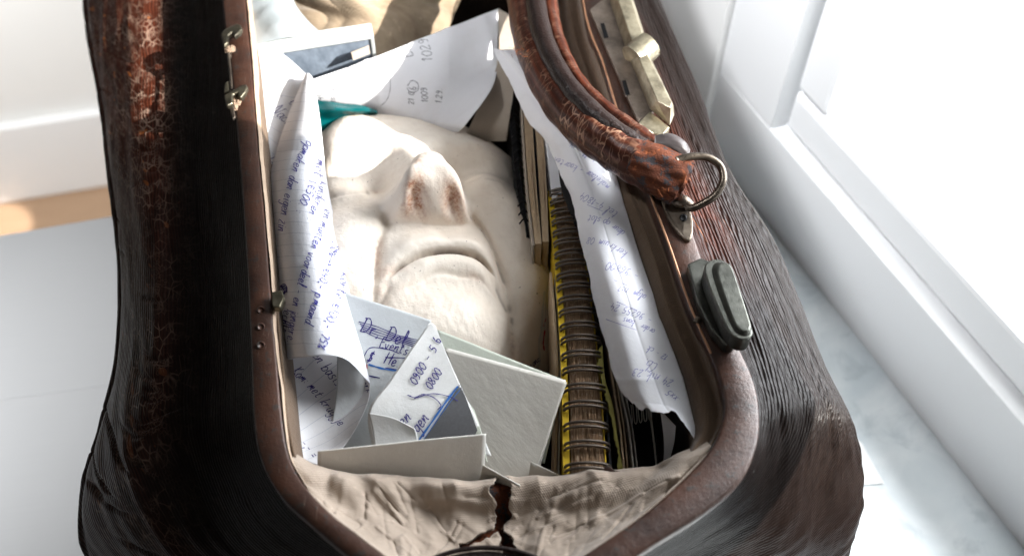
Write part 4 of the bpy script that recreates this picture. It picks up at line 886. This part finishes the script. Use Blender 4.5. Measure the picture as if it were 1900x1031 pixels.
# --- white sheet across the top
ws = top('curved_white_sheet', 'white sheet with pencilled numbers curving over the top of the mask', 'paper')
GW = pt([[(566, 153, .284), (690, 108, .287), (805, 63, .286), (926, 17, .278)], [(574, 172, .272), (700, 140, .276), (812, 108, .281), (924, 72, .274)],
         [(584, 186, .262), (705, 172, .266), (815, 155, .272), (922, 130, .270)], [(592, 196, .254), (705, 198, .256), (808, 194, .264), (910, 168, .275)],
         [(600, 205, .246), (705, 212, .248), (795, 222, .256), (868, 226, .266)], [(605, 225, .235), (705, 232, .238), (790, 240, .246), (850, 245, .256)]], 80, 110)
creases(GW, (.33, .72), .0011, 8, 1); creases(GW, (.4,), .0008, 9)
oW = grid_obj('sheet', crumple(GW, .0006, 40, 61), M_paper, ws, t=.0002)
s4 = Sheet([oW]); K = M_pencil
s4.text('1029 -', [(803, 113), (797, 85), (790, 60)], 13, K); s4.text('Ein', [(766, 104), (760, 88), (756, 74)], 11, K)
s4.text('210', [(656, 148), (658, 130), (655, 112)], 10, K); s4.text('6', [(628, 168), (625, 152)], 9, K); s4.text('40', [(600, 186), (596, 165)], 9, K); s4.text('20', [(622, 190), (621, 178)], 5, K)
s4.stroke([(616, 160), (622, 150), (630, 156), (631, 167), (622, 170), (615, 164), (616, 158)], K); s4.stroke([(661, 120), (663, 140)], K)
s4.text('6', [(772, 168), (770, 152)], 9, K); s4.stroke([(756, 160), (764, 150), (775, 155), (775, 168), (762, 172), (755, 163)], K)
s4.text('21 0', [(768, 194), (768, 178)], 7, K); s4.text('1009', [(794, 190), (792, 162)], 8, K); s4.text('1.29.', [(820, 192), (820, 162)], 8, K)
s4.stroke([(729, 93), (724, 130), (724, 165), (718, 185), (706, 197)], K, .0002); s4.build('pencil_writing', oW)
ws2 = top('beige_sheet', 'beige sheet standing behind the right end of the curved white sheet', 'paper')
grid_obj('sheet', crumple(pt([[(924, 16, .286), (945, 28, .284), (962, 40, .283)], [(922, 120, .272), (945, 125, .270), (958, 130, .268)], [(880, 215, .256), (915, 220, .254), (945, 225, .252)], [(860, 260, .24), (900, 262, .24), (940, 262, .24)]], 40, 30), .0004, 40, 62), M_beige, ws2, t=.0004)
# --- teal film
tl = grid_obj('teal_film', crumple(pt([[(580, 185, .262), (620, 190, .262), (660, 194, .262), (700, 204, .258)], [(582, 205, .262), (620, 203, .266), (660, 203, .263), (700, 210, .256)], [(586, 225, .255), (620, 220, .254), (650, 214, .254), (700, 214, .250)], [(588, 250, .245), (620, 240, .245), (650, 230, .245), (700, 222, .245)]], 50, 60), .0014, 120, 63), M_teal, None, t=.0003)
tag(tl, 'crumpled teal plastic film between the white sheet and the forehead of the mask', 'film')
# --- slate-coloured box
bx = top('slate_box', 'slate grey box with a pale silver rim at the top left of the bag', 'box')
tp = [P(450, 77, .286), P(688, 43, .290), P(693, 67, .288), P(450, 105, .284)]
t0, t1, t2, t3 = tp
M_silver = simple('brushed_pale_rim', (.62, .66, .66), .4, .1, nsc=300, var=.12)
def scratch():
    t = NT('scratched_slate_panel'); v = t.scale(t.obj(), (120, 700, 120), (0, 0, .7)); n = t.noise(v, 1.0, 4, .6); n2 = t.noise(t.obj(), 60, 3)
    t.set(col=t.mix(t.math('MULTIPLY', n, n2), (.06, .08, .11), (.42, .50, .60)), rough=.5, normal=t.bump(n, .2, .0003)); return t.m
prism('rim', tp, .003, M_silver, bx, .0006)
dn = np.array([.0, -.004, -.05])
prism('side_panel', [t3+np.array([.001, .001, -.003]), t2+np.array([-.003, .001, -.003]), t2+np.array([-.003, .004, -.003]), t3+np.array([.001, .004, -.003])], .05, scratch(), bx, .0003, 1, direc=(0, -.1, -1))
prism('corner_edge', [t2+np.array([-.0028, 0, -.003]), t2+np.array([0, 0, -.003]), t1+np.array([0, 0, -.003]), t1+np.array([-.0028, 0, -.003])], .05, M_silver, bx, .0003, 1, direc=(0, -.1, -1))
prism('tape', V([(651, 97, .2795), (684, 84, .2795), (687, 99, .2765), (655, 112, .2765)]), 0.0006, M_beige, bx, .0002, 1)
# --- plastic sleeve
def film_mat():
    t = NT('clear_plastic_film'); n = t.noise(t.obj(), 60, 4); t.set(col=(.34, .38, .40), rough=.22, spec=.5, normal=t.bump(n, .5, .002), alpha=.8); return t.m
ps = grid_obj('plastic_sleeve', crumple(pt([[(440, -60, .292), (490, -60, .290), (530, -50, .288)], [(450, 0, .294), (505, 2, .296), (548, 8, .290)], [(455, 50, .290), (520, 42, .296), (582, 48, .288)], [(455, 85, .286), (530, 72, .289), (600, 62, .286)]], 60, 60), .0012, 110, 64), film_mat(), None, t=.0003)
tag(ps, 'crumpled clear plastic sleeve above the slate box by the left bar', 'sleeve')
# --- rumpled cloth at the top
GR = pt([[(440, -200, .27), (560, -200, .28), (700, -200, .28), (820, -200, .275), (960, -200, .25)], [(440, -80, .27), (560, -70, .284), (680, -60, .286), (790, -50, .272), (930, -60, .24)],
         [(460, 0, .262), (570, 0, .280), (660, 0, .288), (720, 0, .272), (860, 0, .235)], [(480, 60, .262), (590, 40, .272), (680, 50, .270), (740, 60, .255), (830, 70, .235)], [(500, 140, .24), (600, 140, .245), (690, 140, .245), (770, 130, .235), (850, 110, .215)], [(500, 200, .2), (600, 200, .2), (690, 200, .2), (770, 190, .2), (850, 180, .19)]], 160, 200)
uvg = guv(GR); GR[..., 2] += noise2(uvg[..., 0], uvg[..., 1], 55, 71, 3)*.0045+np.abs(noise2(uvg[..., 0], uvg[..., 1], 110, 72, 2))*.003
M_rag = cloth_mat('stained_beige_cloth', (.34, .27, .19), (.10, .06, .035), 160., stain=.8)
tag(grid_obj('rumpled_cloth', GR, M_rag, None, t=.001), 'rumpled beige stained cloth at the far end of the bag', 'cloth')
# --- books and cards on the right of the mask : upright sheets running along the bag
def upright(name, pts, thick, depth, m, parent, wob=0, bv=.0003, lean=0):
    c = cr(V(pts), 40); T = np.gradient(c, axis=0); n = np.cross(T, [0, 0, 1.]); n /= np.linalg.norm(n, axis=1)[:, None]
    if wob: c[:, 2] += rng.randn(40)*wob
    h = thick/2; R_ = [c-n*h+np.array([0, 0, -depth])+n*lean, c-n*h, c+n*h, c+n*h+np.array([0, 0, -depth])+n*lean]
    G = np.stack(R_, 1); k = 40; vs = G.reshape(-1, 3); f = [tuple(x) for x in gfaces(k, 4, True)]+[(0, 1, 2, 3), (4*k-1, 4*k-2, 4*k-3, 4*k-4)]
    return mesh_obj(name, vs, f, m, parent, False, np.repeat(guv(G)[:, :1].reshape(-1, 2), 4, 0)[:len(vs)])
b1 = top('worn_book', 'worn book with cream page edges standing right of the mask', 'book', None)
for k in range(5): upright('page_block', [(972+k*3.2, 196, .262+.0008*(k % 2)), (981+k*3.0, 330, .262+.0008*(k % 3)), (994+k*2.4, 452, .260)], .0009, .12, M_cream, b1, .0002)
upright('cover', [(967, 190, .261), (976, 330, .261), (990, 456, .259)], .0012, .12, M_beige, b1, .0003)
b2 = top('thin_book', 'thinner cream book between the worn book and the spiral notebook', 'book', None)
for k in range(5): upright('page_block', [(994+k*2.8, 228, .264+.0006*(k % 2)), (1001+k*2.8, 330, .263+.0008*(k % 3)), (1008+k*2.2, 448, .260)], .0008, .12, M_cream, b2, .0002)
upright('cover', [(990, 225, .263), (998, 330, .262), (1004, 450, .259)], .0008, .12, M_black, b2)
b3 = top('black_notebook', 'black spiral notebook in the shadow behind the worn book', 'notebook', None)
upright('cover', [(946, 150, .250), (958, 300, .250), (978, 440, .245)], .004, .1, M_black, b3)
for k in range(16):
    c0 = P(950+k*1.6, 170+k*16, .252); tube([c0+np.array([-.004, 0, -.003]), c0+np.array([0, 0, .003]), c0+np.array([.004, 0, -.003])], .0006, 6, 'wire_loop', M_black, b3, res=10)
b4 = top('white_folder', 'white folder edge standing above the spiral notebook', 'folder')
upright('folder', [(1010, 180, .272), (1022, 260, .270), (1030, 330, .266), (1034, 372, .262)], .0075, .09, M_paper, b4)
b5 = top('black_card', 'black card with a bent corner beside the top of the spiral notebook', 'card')
grid_obj('card', crumple(pt([[(1036, 306, .276), (1052, 330, .276)], [(1042, 350, .270), (1070, 370, .274)], [(1060, 400, .266), (1088, 430, .270)], [(1085, 460, .264), (1105, 500, .266)]], 40, 10), .0004, 60, 65), M_black, b5, t=.0008)
b6 = top('cream_card', 'cream card edge wedged between the mask and the spiral notebook', 'card')
upright('card', [(1022, 505, .258), (1030, 600, .258), (1034, 700, .254), (1030, 880, .240)], .0016, .08, M_cream, b6)
upright('card_fold', [(1029, 515, .256), (1036, 600, .256), (1040, 700, .254), (1036, 880, .240)], .0008, .08, M_card, b6)
# --- spiral notebook
nb = top('spiral_notebook', 'thick spiral notebook with yellow covers and brown page edges, right of the mask', 'notebook')
AX = [(1046, 352, .262), (1058, 450, .262), (1071, 560, .262), (1083, 700, .261), (1092, 890, .258)]
ca = cr(V(AX), 200); Ta = np.gradient(ca, axis=0); na = np.cross(Ta, [0, 0, 1.]); na /= np.linalg.norm(na, axis=1)[:, None]
hw_ = np.linspace(.0078, .0108, 200)[:, None]
def page_mat():
    t = NT('frayed_brown_page_edges'); uv = t.uv(); n = t.noise(t.scale(uv, (1, 1, 1)), 1., 2)
    st = t.noise(t.scale(uv, (45, 1900, 1)), 1.0, 5, .7); st2 = t.noise(t.scale(uv, (160, 600, 1)), 1.0, 3)
    c = t.ramp(st, [(.32, (.035, .018, .010)), (.44, (.18, .10, .05)), (.58, (.33, .205, .115)), (.75, (.50, .36, .22))])
    c = t.mix(t.ramp(st2, [(.60, 0), (.66, .6)]), c, (.58, .45, .33))
    t.set(col=c, rough=.9, normal=t.bump(st, 1, .002)); return t.m
M_pages = page_mat()
NP = 44; parts = []; uvs = []
for k in range(NP):
    s_ = (k+.5)/NP*2-1; o_ = ca+na*hw_*.93*s_; o_ = o_[::2]; kk = len(o_); hh = .0022*math.sqrt(max(0, 1-s_*s_))
    z_ = hh-.0016*np.abs(noise2(np.arange(kk)*.3, np.full(kk, k*1.7), 2.1, 81, 3))-.0006*rng.rand(kk)
    tpv = o_.copy(); tpv[:, 2] += z_; n2 = na[::2]*(hw_[::2]*.93/NP*.82)
    parts.append((np.stack([tpv-n2+np.array([0, 0, -.05]), tpv-n2, tpv+n2, tpv+n2+np.array([0, 0, -.05])], 1).reshape(-1, 3), gfaces(kk, 4)))
    ar = np.linspace(0, .33, kk); uvs.append(np.stack(np.broadcast_arrays(ar[:, None], (k*.00046+np.array([0, 0, .0004, .0004]))[None]), -1).reshape(-1, 2))
v_, f_ = join_meshes(parts); pg = mesh_obj('page_edges', v_, f_, M_pages, nb, False, np.concatenate(uvs)); tag(pg, None, kind='stuff')
lft = ca-na*hw_*1.0; rgt = ca+na*hw_*1.0
sgn = 1 if rgt[0, 0] > lft[0, 0] else -1
L_, R_c = (lft, rgt) if sgn > 0 else (rgt, lft)
def cover(name, c, dx, zt, m, dep=.05):
    c = c[::4]; o1 = c+np.array([0, 0, zt]); nn = na[::4]*sgn; k = len(c)
    G = np.stack([o1+nn*dx[0]+np.array([0, 0, -dep]), o1+nn*dx[0], o1+nn*dx[1], o1+nn*dx[1]+np.array([0, 0, -dep])], 1)
    return mesh_obj(name, G.reshape(-1, 3), [tuple(x) for x in gfaces(k, 4, True)]+[(0, 1, 2, 3), (4*k-1, 4*k-2, 4*k-3, 4*k-4)], m, nb, False)
cover('cover', L_, (-.0040, 0), -.0010, M_yellow); cover('cover', R_c, (0, .0008), -.0022, M_yellow)
cover('back_board', R_c, (.0024, .0038), -.002, M_black)
loop = None
for k in range(21):
    i = int(4+k*(190/20.)); c0 = ca[i]; nn = na[i]*sgn; T_ = Ta[i]/np.linalg.norm(Ta[i]); r_ = hw_[i, 0]+.0028
    if loop is None:
        loop0 = []
        for d in (-.0016, .0016):
            a = np.linspace(-.45, pi+.45, 30); cc_ = np.stack([np.cos(a)*1.0, np.full(30, d/.0125), np.sin(a)*.50-.10], 1)
            o, _ = tube(cc_, .075, 8, 'tmp', M_wire, None, res=34); vv = [x.co[:] for x in o.data.vertices]; ff = [tuple(p.vertices) for p in o.data.polygons]; loop0.append((np.array(vv), ff)); bpy.data.objects.remove(o)
        v_, f_ = join_meshes(loop0); loop = mesh_obj('wire_loop', v_, f_, M_wire, nb, True); lo_ = loop
    else: lo_ = loop.copy(); COL.objects.link(lo_); lo_.parent = nb
    from mathutils import Matrix
    upz = np.array([0, 0, 1.]); sc_ = r_
    mtx = Matrix(((nn[0]*sc_, T_[0]*.0125, 0, c0[0]), (nn[1]*sc_, T_[1]*.0125, 0, c0[1]), (nn[2]*sc_, T_[2]*.0125, sc_, c0[2]+.0002), (0, 0, 0, 1)))
    lo_.matrix_basis = mtx
    for sx in (-1, 1):
        hp = c0+nn*sx*(hw_[i, 0]+(.0042 if sx < 0 else .0022))+np.array([0, 0, -.0055])
# --- cards right of the notebook
c1 = top('torn_yellow_card', 'torn olive and yellow card edge beside the spiral notebook', 'card')
GY = pt([[(1106, 655, .262), (1118, 640, .264)], [(1114, 700, .262), (1122, 700, .262)], [(1130, 760, .258), (1136, 750, .258)], [(1142, 820, .254), (1147, 820, .254)], [(1150, 880, .245), (1158, 880, .245)]], 60, 12)
GY[..., 0] += (noise2(GY[..., 1], GY[..., 1]*0, 700, 90, 3)*.0012)*np.linspace(1, 0, 12)[None]
grid_obj('card', GY, simple('olive_yellow_print', (.30, .27, .07), .6, nsc=80, var=.8), c1, t=.0009)
for nm, pts_, th, m_, lab in (('brown_folder', [(1120, 560, .262), (1133, 680, .260), (1150, 790, .255), (1160, 890, .245)], .0012, M_cream, 'thin brown folder edge right of the torn yellow card'),
                             ('grey_folder', [(1128, 560, .262), (1143, 680, .261), (1166, 790, .255), (1178, 890, .246)], .0008, M_card_grey, 'thin grey folder edge under the long handwritten sheet')):
    e_ = top(nm, lab, 'folder'); upright('folder', pts_, th, .06, m_, e_, .0004)
    upright('inner_leaf', [(x+7, y, z-.001) for x, y, z in pts_], th*.6, .06, m_, e_, .0003)
wl = top('dark_wallet', 'black wallet with silver card edges in the lower right of the bag', 'wallet')
prism('wallet', V([(1165, 700, .246), (1215, 735, .246), (1222, 885, .238), (1172, 895, .236)]), .05, M_black, wl, .002, 3)
for k in range(5):
    tube(V([(1163+k*9, 728, .2475), (1166+k*9, 760, .2475), (1169+k*9, 786-k*2, .2472), (1173+k*9, 782-k*2, .2472), (1171+k*9, 750, .2475)]), .00035, 6, 'card_edge', M_card_grey, wl)
upright('card', [(1204, 745, .250), (1212, 800, .246), (1220, 880, .240)], .0006, .05, M_card_grey, wl)
ch = top('bead_chain', 'small bead chain hanging under the torn end of the handwritten sheet', 'chain')
for x0, y0, x1, y1, n_b in ((1212, 776, 1213, 798, 8), (1217, 772, 1222, 812, 14), (1228, 775, 1226, 810, 12)):
    for k in range(n_b):
        s_ = k/(n_b-1); p = P(x0+(x1-x0)*s_, y0+(y1-y0)*s_, .249-.006*s_); tube([p+np.array([0, 0, -.0005]), p+np.array([0, 0, .0005])], [.00055, .00055], 8, 'bead', M_brass, ch, res=3)
gc = top('grey_slip', 'grey slip of paper standing beside the bead chain', 'paper')
grid_obj('slip', pt([[(1225, 760, .262), (1254, 790, .262)], [(1232, 820, .252), (1250, 825, .254)], [(1230, 880, .24), (1236, 872, .245)]], 30, 20), M_paper, gc, t=.0003)
# --- long handwritten sheet on the right
ls = top('long_sheet', 'long torn white sheet with faded upside-down handwriting along the right lining', 'paper')
GL_ = pt([[(912, 88, .292), (925, 92, .294), (940, 92, .298), (1000, 90, .284)],
          [(945, 150, .290), (968, 150, .295), (998, 146, .300), (1058, 140, .284)],
          [(978, 218, .286), (1008, 215, .295), (1045, 212, .300), (1104, 208, .284)],
          [(1022, 280, .282), (1048, 280, .294), (1082, 278, .299), (1128, 275, .284)],
          [(1058, 372, .276), (1085, 372, .290), (1118, 370, .293), (1156, 368, .283)],
          [(1084, 470, .272), (1112, 470, .287), (1148, 466, .287), (1184, 462, .278)],
          [(1104, 560, .270), (1138, 560, .285), (1178, 556, .286), (1214, 552, .277)],
          [(1126, 650, .269), (1162, 648, .284), (1206, 645, .284), (1246, 642, .276)],
          [(1149, 720, .270), (1186, 722, .282), (1234, 724, .281), (1274, 726, .275)],
          [(1166, 740, .272), (1206, 762, .280), (1252, 776, .279), (1300, 834, .276)]], 220, 90)
uvg = guv(GL_); lastr = np.linspace(0, 1, 220)[:, None]; jag = noise2(uvg[..., 0], uvg[..., 0]*0, 420, 95, 4)*.0025*np.clip((lastr-.96)/.04, 0, 1)
GL_[..., 1] += jag; GL_[..., 2] += noise2(uvg[..., 0], uvg[..., 1], 45, 96, 3)*.0009+np.clip((lastr-.95)/.05, 0, 1)*.004*gs(uvg[..., 0]-.034, .012)
GL_[..., 0] += noise2(uvg[..., 1], uvg[..., 1]*0, 160, 97, 4)*.0012*np.clip(1-np.linspace(0, 1, 90)/.08, 0, 1)[None]
creases(GL_, (.22, .47, .7, .86), .0012, 5); creases(GL_, (.55,), .0010, 6, 1)
oL = grid_obj('sheet', GL_, M_paper, ls, t=.0002)
s5 = Sheet([oL]); Fd = M_fade
for txt, pth, h in (('in de week', [(1094, 232), (1060, 214), (1020, 200)], 7), ('bellen 04', [(1112, 290), (1080, 270), (1048, 258)], 8), ('makelaar - kaarten', [(1132, 345), (1095, 318), (1052, 300)], 7), ('tel 4-1804', [(1148, 395), (1110, 372), (1074, 355)], 9),
                    ('deur op slot', [(1160, 430), (1125, 408), (1088, 398)], 7), ('kerkruim 08', [(1165, 468), (1128, 448), (1090, 440)], 8), ('- 96800 .', [(1188, 508), (1150, 492), (1108, 482)], 10), ('algm. 1117', [(1200, 548), (1160, 532), (1118, 524)], 7),
                    ('- 96255 24', [(1212, 590), (1170, 572), (1120, 560)], 9), ('order : bons', [(1216, 612), (1175, 594), (1130, 582)], 6), ('12 - ck', [(1240, 660), (1200, 640), (1160, 630)], 7), ('Cb.', [(1222, 676), (1190, 660)], 11), ('24 nik 23', [(1250, 706), (1215, 692), (1180, 684)], 10), ('.xx5', [(1262, 740), (1240, 720)], 8)):
    s5.text(txt, pth, h, Fd, .00024, slant=.3)
for a, b in (((1130, 495), (1170, 512)), ((1145, 560), (1180, 575)), ((1125, 592), (1180, 612)), ((1090, 380), (1118, 392)), ((1140, 520), (1165, 530))): s5.stroke([a, b], Fd, .0002)
s5.build('faded_handwriting', oL)
# --- envelopes and cards at the near end
e1_ = top('grey_envelope', 'grey-blue envelope with a crossed-out name in blue ink, behind the folded paper', 'envelope')
oE = grid_obj('envelope', crumple(pt([[(628, 538, .272), (712, 566, .270), (800, 594, .266)], [(626, 640, .258), (712, 660, .256), (800, 680, .252)], [(622, 745, .246), (710, 760, .243), (800, 775, .240)], [(600, 850, .238), (700, 860, .234), (800, 870, .230)]], 60, 50), .0006, 45, 55), M_env, e1_, t=.0006)
s6 = Sheet([oE], .00055); D = M_inkd
s6.text('Dr, Del', [(668, 614), (720, 632), (790, 656)], 14, D, .00036, slant=.1)
for k in range(5): s6.stroke([(666+k*2, 597+k*4), (700, 606+k*5), (740, 622+k*3), (782, 632+k*4)], D, .00024)
s6.text('Events', [(704, 644), (735, 652), (768, 664)], 9.5, D, .0003); s6.text('$', [(680, 668), (700, 675)], 12, D, .0004); s6.text('He.', [(712, 674), (740, 682), (770, 692)], 11, D, .00036)
s6.stroke([(676, 660), (688, 645), (720, 648), (742, 656)], D, .00026); s6.stroke([(722, 663), (758, 664)], D, .0003); s6.stroke([(715, 682), (750, 688)], D, .0003)
s6.stroke([(684, 676), (712, 684), (746, 688)], M_line_blue, .00055); s6.stroke([(684, 697), (705, 701)], D, .00035); s6.stroke([(681, 676), (681, 684)], M_red, .0004)
s6.build('handwriting', oE)
e2_ = top('folded_paper', 'folded pale grey paper with a dark printed corner and phone numbers in ink', 'paper')
GF = pt([[(799, 598, .2765), (803, 600, .2765), (808, 604, .276)], [(762, 652, .274), (795, 662, .273), (828, 655, .2735)], [(724, 708, .270), (785, 716, .269), (853, 712, .269)], [(686, 765, .266), (775, 775, .264), (878, 765, .264)], [(696, 845, .254), (800, 850, .252), (912, 845, .252)]], 70, 60)
oF = grid_obj('front_leaf', crumple(GF, .0005, 55, 56), M_env2, e2_, t=.0004)
G2 = GF+np.array([-.0012, .0012, -.0022]); grid_obj('rear_leaf', G2, M_env2, e2_, t=.0004)
G3 = pt([[(684, 765, .2672), (730, 775, .268), (770, 795, .267)], [(692, 800, .262), (735, 805, .263), (775, 815, .262)], [(698, 850, .256), (740, 852, .256), (780, 855, .256)]], 30, 30)
grid_obj('turned_corner', G3, M_env2, e2_, t=.0006)
s7 = Sheet([oF], .0006)
# printed dark panel
n1, n2_ = 26, 30; pv = []; 
for i in range(n1):
    t_ = i/(n1-1)
    a_ = np.array([853, 713])*(1-t_)+np.array([770, 840])*t_; b_ = np.array([856, 714])*(1-t_)+np.array([900, 838])*t_
    for j in range(n2_):
        r_ = j/(n2_-1); h_ = s7.hit(*(a_*(1-r_)+b_*r_)); pv.append(h_[0] if h_ else P(*(a_*(1-r_)+b_*r_), .26))
grid_obj('printed_panel', np.array(pv).reshape(n1, n2_, 3), M_dgrey, e2_)
s7.lift = .0010
s7.text('0900 - 5 6', [(772, 716), (790, 684), (812, 648), (822, 620)], 11, D, .00034, sp=1.0); s7.text('0800', [(800, 724), (816, 698), (834, 668)], 10.5, D, .00034)
s7.text('ten', [(742, 800), (760, 780), (778, 764)], 12, D, .00034); s7.text('egen', [(768, 812), (785, 792), (808, 762)], 12.5, D, .00034)
s7.stroke([(756, 733), (770, 738), (785, 732), (805, 738), (818, 752), (812, 760)], D, .0003); s7.stroke([(768, 740), (800, 731), (830, 735), (850, 744)], D, .00026)
s7.stroke([(854, 711), (826, 748), (796, 790), (765, 833)], M_line_blue, .0006); s7.stroke([(858, 718), (830, 753), (800, 795), (769, 838)], M_line_blue, .0002)
s7.build('handwriting', oF)
def card(name, q, m, thick, label, cat='card', seed=1, extra=None, cr_=.0011):
    e = top(name, label, cat); a, b, c, d = q
    G = cr(np.stack([cr(V([a, b]), 40), cr(V([d, c]), 40)]), 40); crumple(G, cr_, 24, seed)
    o = grid_obj('card', G, m, e, t=thick); return e, o
e5, _ = card('green_grey_card', [(812, 612, .262), (1048, 706, .262), (1010, 860, .24), (820, 820, .24)], M_card_green, .0004, 'pale green-grey card showing along the top edge of the big grey card', seed=3)
e4, _ = card('big_grey_card', [(824, 648, .2655), (1052, 709, .270), (984, 905, .240), (908, 905, .236)], M_card_grey, .0005, 'large plain warm grey card leaning beside the folded paper', seed=2)
G4 = cr(np.stack([cr(V([(826, 644, .2635), (1050, 705, .268)]), 30), cr(V([(912, 905, .233), (990, 905, .238)]), 30)]), 30); grid_obj('back_leaf', G4, M_card, e4, t=.0005)
gq = pt([[(826, 648, .2655), (826, 650, .2655)], [(846, 700, .2625), (850, 702, .2625)], [(868, 745, .260), (882, 770, .260)], [(885, 800, .257), (905, 850, .254)], [(908, 905, .248), (925, 905, .248)]], 30, 10)
e3, o3 = card('white_card', [(590, 838, .272), (902, 804, .2765), (897, 925, .236), (588, 925, .236)], M_card, .0006, 'white creased card standing at the near end in front of the envelope', seed=4)
e6 = top('curved_slip', 'pale curved slip of paper between the folded paper and the big grey card', 'paper')
grid_obj('slip', pt([[(866, 742, .2625), (880, 760, .262)], [(872, 770, .2620), (893, 800, .260)], [(880, 810, .258), (905, 860, .254)]], 30, 14), M_card_green, e6, t=.0003)
e7 = top('short_grey_card', 'short grey card peeking out below the big grey card near the torn lining', 'card')
grid_obj('card', pt([[(896, 862, .262), (965, 900, .262)], [(880, 930, .23), (960, 935, .23)]], 10, 10), M_card_grey, e7, t=.0006)
e8 = top('grey_card_corner', 'grey card corner between the big grey card and the spiral notebook', 'card')
grid_obj('card', pt([[(985, 856, .25), (1062, 892, .252)], [(975, 930, .23), (1050, 935, .23)]], 10, 10), M_card_grey, e8, t=.0006)
e9 = top('dark_card_corner', 'dark grey card corner just behind the folded lining, right of the notebook', 'card')
prism('card', V([(1112, 885, .262), (1124, 860, .264), (1142, 872, .264), (1225, 874, .264), (1228, 890, .262)]), .002, M_frame, e9, .0004)
# white triangle added in place of a sunlit patch on the marble
wp_ = prism('sun_patch_sheet', V([(1560, 790, .0004), (1600, 822, .0004), (1640, 896, .0004), (1590, 900, .0004), (1500, 900, .0004)]), .0003, simple('sun_patch_white', (.93, .93, .92), .6, var=.02), None, 0)
tag(wp_, 'white sheet added as the sunlit patch on the marble beside the right corner of the bag', 'paper')
